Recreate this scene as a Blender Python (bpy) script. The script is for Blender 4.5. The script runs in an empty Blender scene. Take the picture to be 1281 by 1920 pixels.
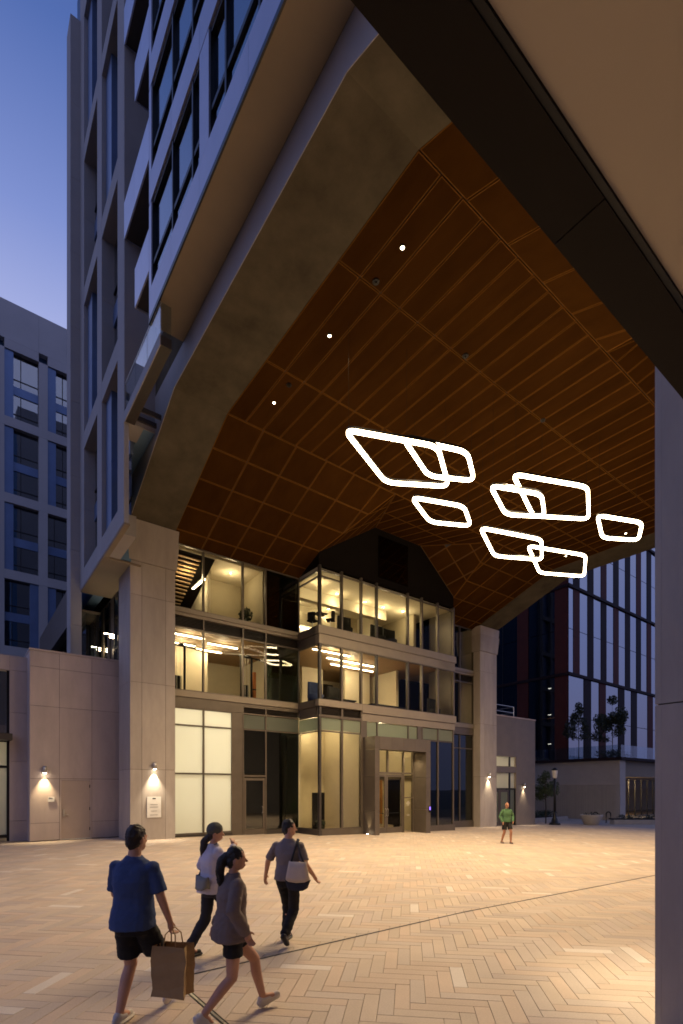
import bpy, bmesh, math, random
from mathutils import Vector, Matrix, noise
random.seed(7)
R = math.radians
scene = bpy.context.scene
COL = scene.collection

# ------------------------------------------------------------------ camera
CAMH, FPX, PPX, HORY = 2.15, 950.0, 640.5, 1477.0
YAW = R(37.3)
cam_d = bpy.data.cameras.new('camera')
cam = bpy.data.objects.new('camera', cam_d); COL.objects.link(cam)
cam.location = (0, 0, CAMH); cam.rotation_euler = (R(90), 0, -YAW)
cam_d.sensor_fit = 'VERTICAL'; cam_d.sensor_height = 36.0
cam_d.lens = FPX / 1920.0 * 36.0
cam_d.shift_y = (HORY - 960.0) / 1920.0
cam_d.clip_end = 3000; cam_d.clip_start = 0.05
scene.camera = cam

# ------------------------------------------------------------------ dusk sky and the last glow of the sun
world = bpy.data.worlds.new('World'); scene.world = world; world.use_nodes = True
wn, wl = world.node_tree.nodes, world.node_tree.links
bg = wn['Background']
tc = wn.new('ShaderNodeTexCoord'); sep = wn.new('ShaderNodeSeparateXYZ')
wl.new(tc.outputs['Generated'], sep.inputs[0])
ramp = wn.new('ShaderNodeValToRGB')
el = ramp.color_ramp.elements
el[0].position = 0.0; el[0].color = (.17, .19, .38, 1)
el[1].position = 1.0; el[1].color = (.020, .048, .19, 1)
for p_, c_ in ((.28, (.22, .28, .64, 1)), (.60, (.43, .48, .82, 1)), (.70, (.22, .295, .66, 1)), (.80, (.085, .155, .45, 1))):
    e_ = el.new(p_); e_.color = c_
wl.new(sep.outputs['Z'], ramp.inputs[0])
SKY = wn.new('ShaderNodeTexSky'); SKY.sky_type = 'NISHITA'; SKY.sun_disc = False
SKY.sun_elevation = R(-1.0); SKY.sun_rotation = R(-70)
SKY_MIX = wn.new('ShaderNodeMixRGB'); SKY_MIX.blend_type = 'ADD'; SKY_MIX.inputs[0].default_value = 0.05
wl.new(ramp.outputs[0], SKY_MIX.inputs[1]); wl.new(SKY.outputs[0], SKY_MIX.inputs[2])
wl.new(SKY_MIX.outputs[0], bg.inputs[0]); bg.inputs[1].default_value = 0.95
sun_d = bpy.data.lights.new('sun', 'SUN'); sun_d.energy = 0.04; sun_d.angle = R(25); sun_d.color = (1, .72, .6)
sun = bpy.data.objects.new('sun', sun_d); COL.objects.link(sun)
sun.rotation_euler = (R(82), 0, R(-70))
vs = scene.view_settings
vs.view_transform = 'Standard'; vs.look = 'None'; vs.exposure = 0.0; vs.gamma = 1.0; vs.use_curve_mapping = False
cy = scene.cycles
cy.filter_width = 1.7
cy.use_denoising = True; cy.max_bounces = 7; cy.diffuse_bounces = 3; cy.glossy_bounces = 4
cy.transmission_bounces = 6; cy.transparent_max_bounces = 14; cy.sample_clamp_indirect = 4.0
cy.caustics_reflective = False; cy.caustics_refractive = False

# ------------------------------------------------------------------ pixel helpers (direction from the camera, distance from what is touched)
FW = (math.sin(YAW), math.cos(YAW)); RT = (math.cos(YAW), -math.sin(YAW))
def gz(x, y=0):
    return -0.024 * max(0.0, min(x, 40.0) - 7.0)
def pxz(px, py, z):
    d = FPX * (z - CAMH) / (HORY - py); l = d * (px - PPX) / FPX
    return Vector((FW[0]*d + RT[0]*l, FW[1]*d + RT[1]*l, z))
def pxd(px, d, z=0.0):
    l = d * (px - PPX) / FPX
    return Vector((FW[0]*d + RT[0]*l, FW[1]*d + RT[1]*l, z))
def project(p):
    d = FW[0]*p[0] + FW[1]*p[1]; l = RT[0]*p[0] + RT[1]*p[1]
    if d < .05: return (-9999, -9999, d)
    return (PPX + FPX*l/d, HORY - FPX*(p[2]-CAMH)/d, d)

# ------------------------------------------------------------------ mesh builder
class MB:
    def __init__(self): self.v, self.f, self.m = [], [], []
    def add(self, vs, fs, mi=0):
        o = len(self.v); self.v += [tuple(q) for q in vs]
        self.f += [tuple(i+o for i in f) for f in fs]; self.m += [mi]*len(fs); return self
    def box(self, x0, x1, y0, y1, z0, z1, mi=0):
        x0, x1 = min(x0, x1), max(x0, x1); y0, y1 = min(y0, y1), max(y0, y1); z0, z1 = min(z0, z1), max(z0, z1)
        return self.add([(x0,y0,z0),(x1,y0,z0),(x1,y1,z0),(x0,y1,z0),(x0,y0,z1),(x1,y0,z1),(x1,y1,z1),(x0,y1,z1)],
            [(0,3,2,1),(4,5,6,7),(0,1,5,4),(1,2,6,5),(2,3,7,6),(3,0,4,7)], mi)
    def prism(self, poly, ax, a0, a1, mi=0):
        """poly of 2-D points extruded along axis ax ('x','y','z')."""
        def P(p, a):
            return {'x': (a, p[0], p[1]), 'y': (p[0], a, p[1]), 'z': (p[0], p[1], a)}[ax]
        n = len(poly); vs = [P(p, a0) for p in poly] + [P(p, a1) for p in poly]
        fs = [tuple(range(n))[::-1], tuple(range(n, 2*n))] + [(i, (i+1) % n, n+(i+1) % n, n+i) for i in range(n)]
        return self.add(vs, fs, mi)
    def tube(self, pts, r, n=8, mi=0, cap=True, closed=False):
        pts = [Vector(p) for p in pts]; k = len(pts); rr = r if isinstance(r, (list, tuple)) else [r]*k
        vs, fs = [], []
        for i, p in enumerate(pts):
            a = pts[i-1] if (i > 0 or closed) else p; b = pts[(i+1) % k] if (i < k-1 or closed) else p
            t = (b - a); t = t.normalized() if t.length > 1e-9 else Vector((0,0,1))
            u = t.cross(Vector((0,0,1)))
            if u.length < 1e-3: u = Vector((1,0,0))
            u.normalize(); w = t.cross(u)
            for j in range(n):
                an = 2*math.pi*j/n; vs.append(p + (u*math.cos(an) + w*math.sin(an))*rr[i])
        for i in range(k if closed else k-1):
            i2 = (i+1) % k
            for j in range(n):
                fs.append((i*n+j, i*n+(j+1) % n, i2*n+(j+1) % n, i2*n+j))
        if cap and not closed: fs += [tuple(range(n)), tuple(range((k-1)*n, k*n))[::-1]]
        return self.add(vs, fs, mi)
    def lathe(self, prof, c=(0,0), n=20, mi=0):
        vs, fs = [], []; k = len(prof)
        for r, z in prof:
            for j in range(n):
                an = 2*math.pi*j/n; vs.append((c[0]+r*math.cos(an), c[1]+r*math.sin(an), z))
        for i in range(k-1):
            for j in range(n): fs.append((i*n+j, i*n+(j+1) % n, (i+1)*n+(j+1) % n, (i+1)*n+j))
        fs += [tuple(range(n))[::-1], tuple(range((k-1)*n, k*n))]
        return self.add(vs, fs, mi)
    def mesh(self, name, smooth=False):
        me = bpy.data.meshes.new(name); me.from_pydata(self.v, [], self.f)
        if any(self.m): me.polygons.foreach_set('material_index', self.m)
        me.validate(); me.update()
        bm = bmesh.new(); bm.from_mesh(me); bmesh.ops.recalc_face_normals(bm, faces=bm.faces); bm.to_mesh(me); bm.free()
        if smooth: me.polygons.foreach_set('use_smooth', [True]*len(me.polygons))
        return me
    def build(self, name, mats, parent=None, smooth=False):
        me = self.mesh(name, smooth)
        for m in (mats if isinstance(mats, (list, tuple)) else [mats]): me.materials.append(m)
        o = bpy.data.objects.new(name, me); COL.objects.link(o)
        if parent is not None: put(o, parent)
        return o
def world_of(o):
    m = o.matrix_basis.copy()
    if o.parent: m = world_of(o.parent) @ o.matrix_parent_inverse @ m
    return m
def put(o, parent):
    o.parent = parent; o.matrix_parent_inverse = world_of(parent).inverted()
def tag(o, label=None, cat=None, group=None, kind=None):
    if label: o['label'] = label
    if cat: o['category'] = cat
    if group: o['group'] = group
    if kind: o['kind'] = kind
    return o
def empty(name, loc=(0,0,0), parent=None, rz=0):
    o = bpy.data.objects.new(name, None); COL.objects.link(o); o.location = loc; o.rotation_euler = (0,0,rz)
    o.empty_display_size = .2
    if parent is not None: put(o, parent)
    return o
def thing(name, label, cat, loc=(0,0,0), group=None, rz=0):
    return tag(empty(name, loc, None, rz), label, cat, group)
def bx(name, mat, parent, *a): return MB().box(*a).build(name, mat, parent)
def copy_tree(o, parent=None):
    c = o.copy(); COL.objects.link(c); c.parent = parent
    if parent is not None: c.matrix_parent_inverse = o.matrix_parent_inverse.copy()
    for ch in [q for q in bpy.data.objects if q.parent == o]: copy_tree(ch, c)
    return c
def bevel(o, w=.01, seg=2):
    m = o.modifiers.new('bevel', 'BEVEL'); m.width = w; m.segments = seg; m.limit_method = 'ANGLE'; return o

# ------------------------------------------------------------------ materials
def mat(name, col, rough=.6, metal=0.0, var=.12, scale=3.0, bump=0.0, bscale=40.0, spec=.5, spots=None, streak=None):
    m = bpy.data.materials.new(name); m.use_nodes = True
    nt = m.node_tree; n, l = nt.nodes, nt.links; b = n['Principled BSDF']
    b.inputs['Roughness'].default_value = rough; b.inputs['Metallic'].default_value = metal
    b.inputs['Specular IOR Level'].default_value = spec
    co = n.new('ShaderNodeNewGeometry').outputs['Position']
    if streak:
        mp = n.new('ShaderNodeMapping'); mp.inputs['Scale'].default_value = streak; l.new(co, mp.inputs[0]); co = mp.outputs[0]
    nz = n.new('ShaderNodeTexNoise'); nz.inputs['Scale'].default_value = scale; nz.inputs['Detail'].default_value = 6
    nz.inputs['Roughness'].default_value = .62; l.new(co, nz.inputs['Vector'])
    mr = n.new('ShaderNodeMapRange'); mr.inputs[1].default_value = .25; mr.inputs[2].default_value = .75
    mr.inputs[3].default_value = 1-var; mr.inputs[4].default_value = 1+var; l.new(nz.outputs[0], mr.inputs[0])
    oi = n.new('ShaderNodeObjectInfo')
    mo = n.new('ShaderNodeMapRange'); mo.inputs[3].default_value = 1-var*.45; mo.inputs[4].default_value = 1+var*.45
    l.new(oi.outputs['Random'], mo.inputs[0])
    mu = n.new('ShaderNodeMath'); mu.operation = 'MULTIPLY'; l.new(mr.outputs[0], mu.inputs[0]); l.new(mo.outputs[0], mu.inputs[1])
    mx = n.new('ShaderNodeVectorMath'); mx.operation = 'SCALE'; mx.inputs[0].default_value = col
    l.new(mu.outputs[0], mx.inputs['Scale']); l.new(mx.outputs[0], b.inputs['Base Color'])
    rr = n.new('ShaderNodeMapRange'); rr.inputs[3].default_value = max(.03, rough-.08); rr.inputs[4].default_value = min(1, rough+.08)
    l.new(nz.outputs[0], rr.inputs[0]); l.new(rr.outputs[0], b.inputs['Roughness'])
    if bump:
        n2 = n.new('ShaderNodeTexNoise'); n2.inputs['Scale'].default_value = bscale; n2.inputs['Detail'].default_value = 4
        l.new(co, n2.inputs['Vector'])
        bp = n.new('ShaderNodeBump'); bp.inputs['Strength'].default_value = bump; bp.inputs['Distance'].default_value = .02
        l.new(n2.outputs[0], bp.inputs['Height']); l.new(bp.outputs[0], b.inputs['Normal'])
    return m
def emis(name, col, s):
    m = bpy.data.materials.new(name); m.use_nodes = True; n, l = m.node_tree.nodes, m.node_tree.links
    n.remove(n['Principled BSDF']); e = n.new('ShaderNodeEmission')
    e.inputs[0].default_value = (*col, 1); e.inputs[1].default_value = s
    l.new(e.outputs[0], n['Material Output'].inputs[0]); return m
def glass(name, tint=(.82,.88,.82), refl=1.0, extra=.03, wav=.0, rough=0.0):
    m = bpy.data.materials.new(name); m.use_nodes = True; n, l = m.node_tree.nodes, m.node_tree.links
    n.remove(n['Principled BSDF'])
    t = n.new('ShaderNodeBsdfTransparent'); t.inputs[0].default_value = (*tint, 1)
    g = n.new('ShaderNodeBsdfGlossy'); g.inputs['Roughness'].default_value = rough; g.inputs[0].default_value = (refl, refl, refl, 1)
    ge = n.new('ShaderNodeNewGeometry')      # Schlick reflectance, the same from both sides of the pane
    dt = n.new('ShaderNodeVectorMath'); dt.operation = 'DOT_PRODUCT'; l.new(ge.outputs['Incoming'], dt.inputs[0]); l.new(ge.outputs['Normal'], dt.inputs[1])
    ab = n.new('ShaderNodeMath'); ab.operation = 'ABSOLUTE'; l.new(dt.outputs['Value'], ab.inputs[0])
    om = n.new('ShaderNodeMath'); om.operation = 'SUBTRACT'; om.inputs[0].default_value = 1.0; l.new(ab.outputs[0], om.inputs[1])
    pw = n.new('ShaderNodeMath'); pw.operation = 'POWER'; pw.inputs[1].default_value = 5.0; l.new(om.outputs[0], pw.inputs[0])
    ad = n.new('ShaderNodeMapRange'); ad.inputs[3].default_value = .03+extra; ad.inputs[4].default_value = 1.0; l.new(pw.outputs[0], ad.inputs[0])
    mx = n.new('ShaderNodeMixShader'); l.new(ad.outputs[0], mx.inputs[0]); l.new(t.outputs[0], mx.inputs[1]); l.new(g.outputs[0], mx.inputs[2])
    if wav:
        nz = n.new('ShaderNodeTexNoise'); nz.inputs['Scale'].default_value = .7; nz.inputs['Detail'].default_value = 1
        l.new(n.new('ShaderNodeNewGeometry').outputs['Position'], nz.inputs['Vector'])
        bp = n.new('ShaderNodeBump'); bp.inputs['Strength'].default_value = wav; bp.inputs['Distance'].default_value = .03
        l.new(nz.outputs[0], bp.inputs['Height']); l.new(bp.outputs[0], g.inputs['Normal']); 
    l.new(mx.outputs[0], n['Material Output'].inputs[0]); return m
def frosted(name, col):
    m = bpy.data.materials.new(name); m.use_nodes = True; n, l = m.node_tree.nodes, m.node_tree.links
    b = n['Principled BSDF']; b.inputs['Base Color'].default_value = (*col, 1); b.inputs['Roughness'].default_value = .25
    t = n.new('ShaderNodeBsdfTranslucent'); t.inputs[0].default_value = (*col, 1)
    mx = n.new('ShaderNodeMixShader'); mx.inputs[0].default_value = .72
    l.new(b.outputs[0], mx.inputs[1]); l.new(t.outputs[0], mx.inputs[2]); l.new(mx.outputs[0], n['Material Output'].inputs[0]); return m
def paver_mat(name):
    m = bpy.data.materials.new(name); m.use_nodes = True; n, l = m.node_tree.nodes, m.node_tree.links
    b = n['Principled BSDF']; b.inputs['Roughness'].default_value = .62
    at = n.new('ShaderNodeAttribute'); at.attribute_name = 'tone'
    co = n.new('ShaderNodeNewGeometry').outputs['Position']
    nz = n.new('ShaderNodeTexNoise'); nz.inputs['Scale'].default_value = 1.1; nz.inputs['Detail'].default_value = 8; l.new(co, nz.inputs['Vector'])
    n3 = n.new('ShaderNodeTexNoise'); n3.inputs['Scale'].default_value = 55; n3.inputs['Detail'].default_value = 5; l.new(co, n3.inputs['Vector'])
    a = n.new('ShaderNodeMapRange'); a.inputs[1].default_value = .3; a.inputs[2].default_value = .7; a.inputs[3].default_value = .91; a.inputs[4].default_value = 1.07
    l.new(nz.outputs[0], a.inputs[0])
    c = n.new('ShaderNodeMapRange'); c.inputs[1].default_value = .3; c.inputs[2].default_value = .7; c.inputs[3].default_value = .93; c.inputs[4].default_value = 1.06
    l.new(n3.outputs[0], c.inputs[0])
    mu = n.new('ShaderNodeMath'); mu.operation = 'MULTIPLY'; l.new(a.outputs[0], mu.inputs[0]); l.new(c.outputs[0], mu.inputs[1])
    mx = n.new('ShaderNodeVectorMath'); mx.operation = 'SCALE'; l.new(at.outputs['Color'], mx.inputs[0]); l.new(mu.outputs[0], mx.inputs['Scale'])
    l.new(mx.outputs[0], b.inputs['Base Color'])
    bp = n.new('ShaderNodeBump'); bp.inputs['Strength'].default_value = .15; bp.inputs['Distance'].default_value = .01
    l.new(n3.outputs[0], bp.inputs['Height']); l.new(bp.outputs[0], b.inputs['Normal'])
    return m
def wood_mat(name, col):
    m = mat(name, col, .6, 0, .22, 2.2, .04, 120, spec=0, streak=(1, .25, 1)); return m

M = {}
M['column'] = mat('column_panel', (.385,.338,.298), .7, 0, .17, 1.6, .12, 60, streak=(1.3, 1.3, .35))
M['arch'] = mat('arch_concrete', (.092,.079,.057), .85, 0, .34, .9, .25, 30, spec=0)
M['joint'] = mat('joint_dark', (.05,.045,.042), .8)
M['annex'] = mat('annex_panel', (.50,.415,.375), .65, 0, .13, 1.5, .08, 50, streak=(1.3, 1.3, .4))
M['annexdark'] = mat('annex_brown', (.20,.165,.135), .6, 0, .12, 1.5, .05, 50)
M['bronze'] = mat('bronze_metal', (.125,.102,.080), .42, .35, .12, 2)
M['bronzedk'] = mat('bronze_dark', (.055,.046,.04), .45, .2, .15, 2)
M['ledge'] = mat('ledge_champagne', (.235,.195,.150), .45, .25, .08, 2)
M['wood'] = wood_mat('ceiling_wood', (.047,.0190,.0042))
M['woodedge'] = mat('ceiling_wood_edge', (.15,.067,.015), .5, spec=0)
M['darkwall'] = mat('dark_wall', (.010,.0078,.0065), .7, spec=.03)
M['tower'] = mat('tower_panel', (.33,.31,.305), .7, 0, .08, .8, .06, 40)
M['blockw'] = mat('block_panel', (.43,.405,.40), .7, 0, .08, .5, .05, 30)
M['bluepanel'] = mat('blue_metal_panel', (.13,.19,.33), .38, .3, .12, 1)
M['boxmetal'] = mat('bay_metal_panel', (.46,.47,.58), .36, .35, .10, .8)
M['soffit'] = mat('soffit_panel', (.22,.175,.125), .7, 0, .1, .8)
M['canopysoffit'] = mat('canopy_soffit_board', (.80,.69,.51), .75, 0, .05, .5)
M['canopyedge'] = mat('canopy_edge_metal', (.030,.025,.020), .6, 0, .1, 2, spec=.1)
M['parapet'] = mat('balcony_panel', (.52,.54,.66), .34, .4, .10, .8)
M['black'] = mat('black_metal', (.012,.012,.013), .4, .3)
M['steel'] = mat('brushed_steel', (.55,.53,.50), .3, .9)
M['skytint'] = mat('sky_tint_backing', (.13,.23,.38), .9)  # reflected sky put into the colour behind the window panes
M['white'] = mat('white_paint', (.72,.70,.66), .55)
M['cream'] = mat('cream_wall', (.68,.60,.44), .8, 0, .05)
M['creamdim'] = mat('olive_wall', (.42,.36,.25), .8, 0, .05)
M['floor'] = mat('interior_floor', (.30,.24,.18), .5)
M['ceilw'] = mat('interior_ceiling', (.58,.51,.38), .85, 0, .04)
M['ceilwood'] = mat('interior_ceiling_wood', (.34,.22,.11), .6, 0, .12, 3)
M['woodpanel'] = mat('orange_wood_panel', (.42,.20,.055), .5, 0, .15, 3, streak=(1,1,.2))
M['doorp'] = mat('painted_door', (.47,.375,.31), .5, 0, .05)
M['glass'] = glass('clear_glass', (.95,.95,.90), .16, .0, .03)
M['glassdk'] = glass('tinted_glass', (.30,.36,.32), 1, .05, .05)
M['glasssky'] = glass('sky_glass', (.30,.40,.46), 1, .22, .10)
M['railglass'] = glass('rail_glass', (.75,.82,.86), 1, .06)
M['frost'] = frosted('frosted_glass', (.88,.88,.80))
M['frostgr'] = frosted('grey_green_frosted_glass', (.40,.44,.38))
M['office'] = glass('office_glass', (.14,.17,.26), .62, .72, .10)
M['officedk'] = glass('office_side_glass', (.12,.14,.18), .8, .06, .1)
M['rust'] = mat('rust_red_panel', (.085,.024,.018), .6, 0, .15, 1, spec=.1)
M['rustdk'] = mat('dark_rib_panel', (.022,.012,.013), .6, 0, .15, 1, spec=.1)
M['podium'] = mat('podium_panel', (.40,.36,.32), .7, 0, .08, 1)
M['curb'] = mat('kerb_concrete', (.33,.31,.29), .8, 0, .1, 2, .1)
M['asphalt'] = mat('ground_dark', (.10,.095,.09), .85, 0, .2, .6, .1, 20)
M['paver'] = paver_mat('paver_stone')
M['sand'] = mat('joint_sand', (.25,.20,.155), .9)
M['steelcab'] = mat('cable_steel', (.02,.02,.02), .8, 0, spec=.05)
M['leaf'] = mat('leaf_green', (.050,.075,.028), .6, 0, .4, 8)
M['leafdk'] = mat('leaf_dark', (.028,.040,.022), .6, 0, .4, 8)
M['bark'] = mat('bark', (.05,.04,.032), .9, 0, .2, 10)
M['navy'] = mat('navy_fabric', (.042,.072,.185), .9, 0, .12, 6, .12, 60)
M['blackcl'] = mat('black_fabric', (.011,.010,.010), .9, 0, .2, 8, .15, 60)
M['darkden'] = mat('dark_trouser_fabric', (.022,.021,.026), .9, 0, .2, 8, .15, 60)
M['taupe'] = mat('taupe_fabric', (.20,.152,.136), .9, 0, .14, 6, .15, 50)
M['lilac'] = mat('pale_lilac_fabric', (.60,.56,.64), .9, 0, .10, 6, .12, 50)
M['greycl'] = mat('grey_fabric', (.185,.160,.170), .9, 0, .12, 6, .12, 60)
M['greencl'] = mat('green_fabric', (.075,.17,.075), .9, 0, .12, 6, .12, 60)
M['canvas'] = mat('cream_canvas', (.55,.47,.40), .9, 0, .08, 10)
M['darkcanvas'] = mat('dark_canvas', (.018,.020,.030), .85)
M['greybag'] = mat('grey_bag', (.20,.20,.18), .8)
M['kraft'] = mat('kraft_paper', (.36,.225,.10), .85, 0, .14, 5, .2, 9)
M['skin'] = mat('skin', (.56,.30,.20), .55, 0, .08, 9)
M['skintan'] = mat('skin_tan', (.40,.19,.11), .55, 0, .08, 9)
M['hairbr'] = mat('hair_brown', (.022,.012,.008), .55, 0, .4, 30, .3, 120, streak=(1,1,.15))
M['hairbl'] = mat('hair_black', (.008,.007,.007), .5, 0, .4, 30, .3, 120, streak=(1,1,.15))
M['beanie'] = mat('grey_knit', (.105,.108,.095), .95, 0, .15, 30, .4, 140)
M['shoew'] = mat('white_shoe', (.62,.57,.52), .6)
M['shoeb'] = mat('black_shoe', (.012,.011,.012), .5)
M['bluech'] = mat('blue_upholstery', (.035,.055,.16), .85)
M['tv'] = mat('dark_screen', (.01,.01,.012), .15)
E_RING = emis('ring_light_diffuser', (1.0, .76, .46), 22)
E_WARM = emis('warm_lamp', (1.0, .74, .38), 60)
E_LIN = emis('linear_lamp', (1.0, .80, .50), 26)
E_SCON = emis('sconce_lamp', (1.0, .84, .60), 45)
E_DOT = emis('downlight_lens', (1.0, .80, .50), 30)
E_SCREEN = emis('purple_screen', (.30, .16, 1.0), 2.2)
E_TERR = emis('terrace_lamp', (1.0, .75, .45), 60)
def point(name, loc, power, col, r=.12, parent=None):
    d = bpy.data.lights.new(name, 'POINT'); d.energy = power; d.color = col; d.shadow_soft_size = r
    o = bpy.data.objects.new(name, d); COL.objects.link(o); o.location = loc
    if parent is not None: put(o, parent)
    return o
def spot(name, loc, target, power, angle, col=(1,.78,.5), blend=.5, r=.05, parent=None):
    d = bpy.data.lights.new(name, 'SPOT'); d.energy = power; d.spot_size = R(angle); d.spot_blend = blend
    d.color = col; d.shadow_soft_size = r
    o = bpy.data.objects.new(name, d); COL.objects.link(o); o.location = loc
    o.rotation_euler = (Vector(target)-Vector(loc)).to_track_quat('-Z', 'Y').to_euler()
    if parent is not None: put(o, parent)
    return o
# ------------------------------------------------------------------ ground and herringbone paving
MB().add([(-400,-400,-1.0),(900,-400,-1.0),(900,900,-1.0),(-400,900,-1.0)], [(0,1,2,3)]).build('ground', M['asphalt'])['kind'] = 'structure'
plaza_mb = MB()
xs = [-14, 7, 40, 75]; ys = [-6, 60]
for i in range(3):
    plaza_mb.add([(xs[i],ys[0],gz(xs[i])-.012),(xs[i+1],ys[0],gz(xs[i+1])-.012),(xs[i+1],ys[1],gz(xs[i+1])-.012),(xs[i],ys[1],gz(xs[i])-.012)], [(0,1,2,3)])
plaza = plaza_mb.build('plaza_pavement', M['sand']); plaza['kind'] = 'structure'
PW, NP = 0.155, 4
C45 = math.sqrt(.5)
def tone():
    r = random.random()
    k = .92 + .15*random.random()
    b = random.choice([(.53,.43,.335), (.54,.42,.32), (.50,.415,.34), (.55,.445,.345), (.49,.40,.335)])
    if r < .022: b = (.64,.57,.49); k = 1.0
    return (b[0]*k, b[1]*k, b[2]*k)
def uvw(u, v):   # paving axes at 45 degrees to the building
    return (u*C45 + v*C45, -u*C45 + v*C45)
paves = []
n2 = 2*NP
for a in range(-240, 320):
    for b in range(-60, 420):
        s = (a - b) % n2
        if s == 0: u0, u1, v0, v1 = a, a+NP, b, b+1
        elif s == n2-1: u0, u1, v0, v1 = a, a+1, b, b+NP
        else: continue
        cx, cyy = uvw((u0+u1)/2*PW, (v0+v1)/2*PW)
        if not (-9 < cx < 47 and 2.0 < cyy < 27): continue
        p = project((cx, cyy, gz(cx)))
        if p[0] < -260 or p[0] > 1500 or p[1] > 2150: continue
        if cyy > 23.4 and cx < 36: continue
        paves.append((p[2], p[0], p[1], u0*PW, u1*PW, v0*PW, v1*PW, cx, cyy, s == 0))
vis = sorted([q for q in paves if -40 < q[1] < 1250 and q[2] < 1960], key=lambda q: q[0])
near = vis[:300]; nearset = set(id(q) for q in near)
def paver_geo(mb, x0, x1, y0, y1, g=.0022, bv=.0025, zf=None):
    vs = []
    for (e, z) in ((g, -.011), (g, -bv), (g+bv, 0)):
        vs += [(x0+e,y0+e,z),(x1-e,y0+e,z),(x1-e,y1-e,z),(x0+e,y1-e,z)]
    fs = [(8,9,10,11)]
    for k in (0, 4):
        fs += [(k+i, k+(i+1) % 4, k+4+(i+1) % 4, k+4+i) for i in range(4)]
    if zf: vs = [zf(v) for v in vs]
    mb.add(vs, fs)
def tone_attr(me, cols):
    at = me.color_attributes.new('tone', 'FLOAT_COLOR', 'POINT')
    flat = []
    for c in cols: flat += [c[0], c[1], c[2], 1.0]
    at.data.foreach_set('color', flat)
variants = {}
for i in range(16):
    for hz in (0, 1):
        mb = MB(); L, W = NP*PW/2, PW/2
        paver_geo(mb, -L if hz else -W, L if hz else W, -W if hz else -L, W if hz else L)
        me = mb.mesh('paver'); t = tone() if i else (.64,.57,.49); tone_attr(me, [t]*len(me.vertices)); me.materials.append(M['paver'])
        variants[(i, hz)] = me
for q in near:
    i = 0 if random.random() < .02 else random.randrange(1, 16)
    o = bpy.data.objects.new('paver', variants[(i, int(q[9]))]); COL.objects.link(o)
    o.location = (q[7], q[8], gz(q[7]) + random.uniform(-.0012, .0012))
    sl = math.atan(.024) if q[7] > 7 else 0.0
    o.rotation_euler = (Matrix.Rotation(sl, 3, 'Y') @ Matrix.Rotation(-R(45), 3, 'Z')).to_euler()
    put(o, plaza)
mb = MB(); cols = []
for q in paves:
    if id(q) in nearset: continue
    t = tone(); k0 = len(mb.v); dz = random.uniform(-.001, .001)
    def zf(v):
        x, y = uvw(v[0], v[1]); return (x, y, gz(x) + v[2] + dz)
    paver_geo(mb, q[3], q[4], q[5], q[6], zf=zf)
    cols += [t]*(len(mb.v)-k0)
me = bpy.data.meshes.new('paving_field'); me.from_pydata(mb.v, [], mb.f); me.update(); tone_attr(me, cols); me.materials.append(M['paver'])
o = bpy.data.objects.new('paving_field', me); COL.objects.link(o); put(o, plaza); o['kind'] = 'stuff'
# slot drains: a thin joint along X and a twin steel slot along Y
mb = MB(); xx = 1.95
while xx < 27:
    x2 = min(xx+.505, 27); mb.add([(xx,5.66,gz(xx)+.003),(x2,5.66,gz(x2)+.003),(x2,5.70,gz(x2)+.003),(xx,5.70,gz(xx)+.003)], [(0,1,2,3)]); xx = x2
d1 = mb.build('drain_joint', M['joint'], plaza)
d2 = MB().box(1.925,1.94,2.6,5.66,-.01,.0035).box(1.965,1.98,2.6,5.66,-.01,.0035).build('drain_slot', M['black'], plaza)
d3 = bx('drain_rail', M['steel'], plaza, 1.941,1.964,2.6,5.66,-.01,.0035)
# far side pavement beyond the plaza
tag(bx('pavement', M['curb'], None, 38.0,60,8,60,-1.2,gz(45)+.004), kind='structure')

# ------------------------------------------------------------------ the gateway building
G = thing('gateway_building', 'tall concrete framed building with wood ceilinged gateway and glazed lobby facade', 'building', (7.5, 22, 0))
XA0, XA1, XB0, XB1 = 5.6, 7.42, 28.0, 29.8
YF, YB, YC = 22.0, 20.14, 21.4
ROWS = [-.9, 2.9, 6.45, 10.0, 11.35]
def column(x0, x1, y0, y1, faces, zt=13.0):
    c = bx('column', M['joint'], G, x0+.02, x1-.02, y0+.02, y1-.02, -1, zt)
    g = .006
    for i in range(4):
        z0, z1 = ROWS[i]+g, ROWS[i+1]-g
        for fc in faces:
            if fc in '-+':   # faces across Y
                w = x1-x0; cuts = [x0, x0+w*.25, x0+w*.78, x1]
                for k in range(3):
                    ya, yb = (y0, y0+.05) if fc == '-' else (y1-.05, y1)
                    bx('cladding_panel', M['column'], c, cuts[k]+(g if k else 0), cuts[k+1]-(g if k < 2 else 0), ya, yb, z0, z1)
            else:
                xa, xb = (x0, x0+.05) if fc == 'l' else (x1-.05, x1)
                bx('cladding_panel', M['column'], c, xa, xb, y0+.051, y1-.051, z0, z1)
    # flared capital
    e = .13
    for (a, b_) in ((11.362, 12.45), (12.462, 13.0)):
        k0 = .05 if a < 12 else e-.03
        vs = []
        for z, k in ((a, k0), (b_, e)): vs += [(x0-k,y0-k,z),(x1+k,y0-k,z),(x1+k,y1+k,z),(x0-k,y1+k,z)]
        MB().add(vs, [(0,3,2,1),(4,5,6,7),(0,1,5,4),(1,2,6,5),(2,3,7,6),(3,0,4,7)]).build('capital', M['column'], c)
    return c
column(XA0, XA1, YC, 23.25, '-l')
column(XB0, XB1, YC, 23.25, '-l')
column(5.04, XA1, .2, 1.93, '+l')
column(XB0, XB1, .2, 1.97, '+l')
for (a, b_) in ((XA0, XA1), (XB0, XB1)):
    MB().prism([(23.2,13),(21.4,13),(16.2,15),(7.17,15),(1.97,13),(.2,13),(.2,17.6),(23.2,17.6)], 'x', a, b_).build('arch_beam', M['arch'], G)
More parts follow.
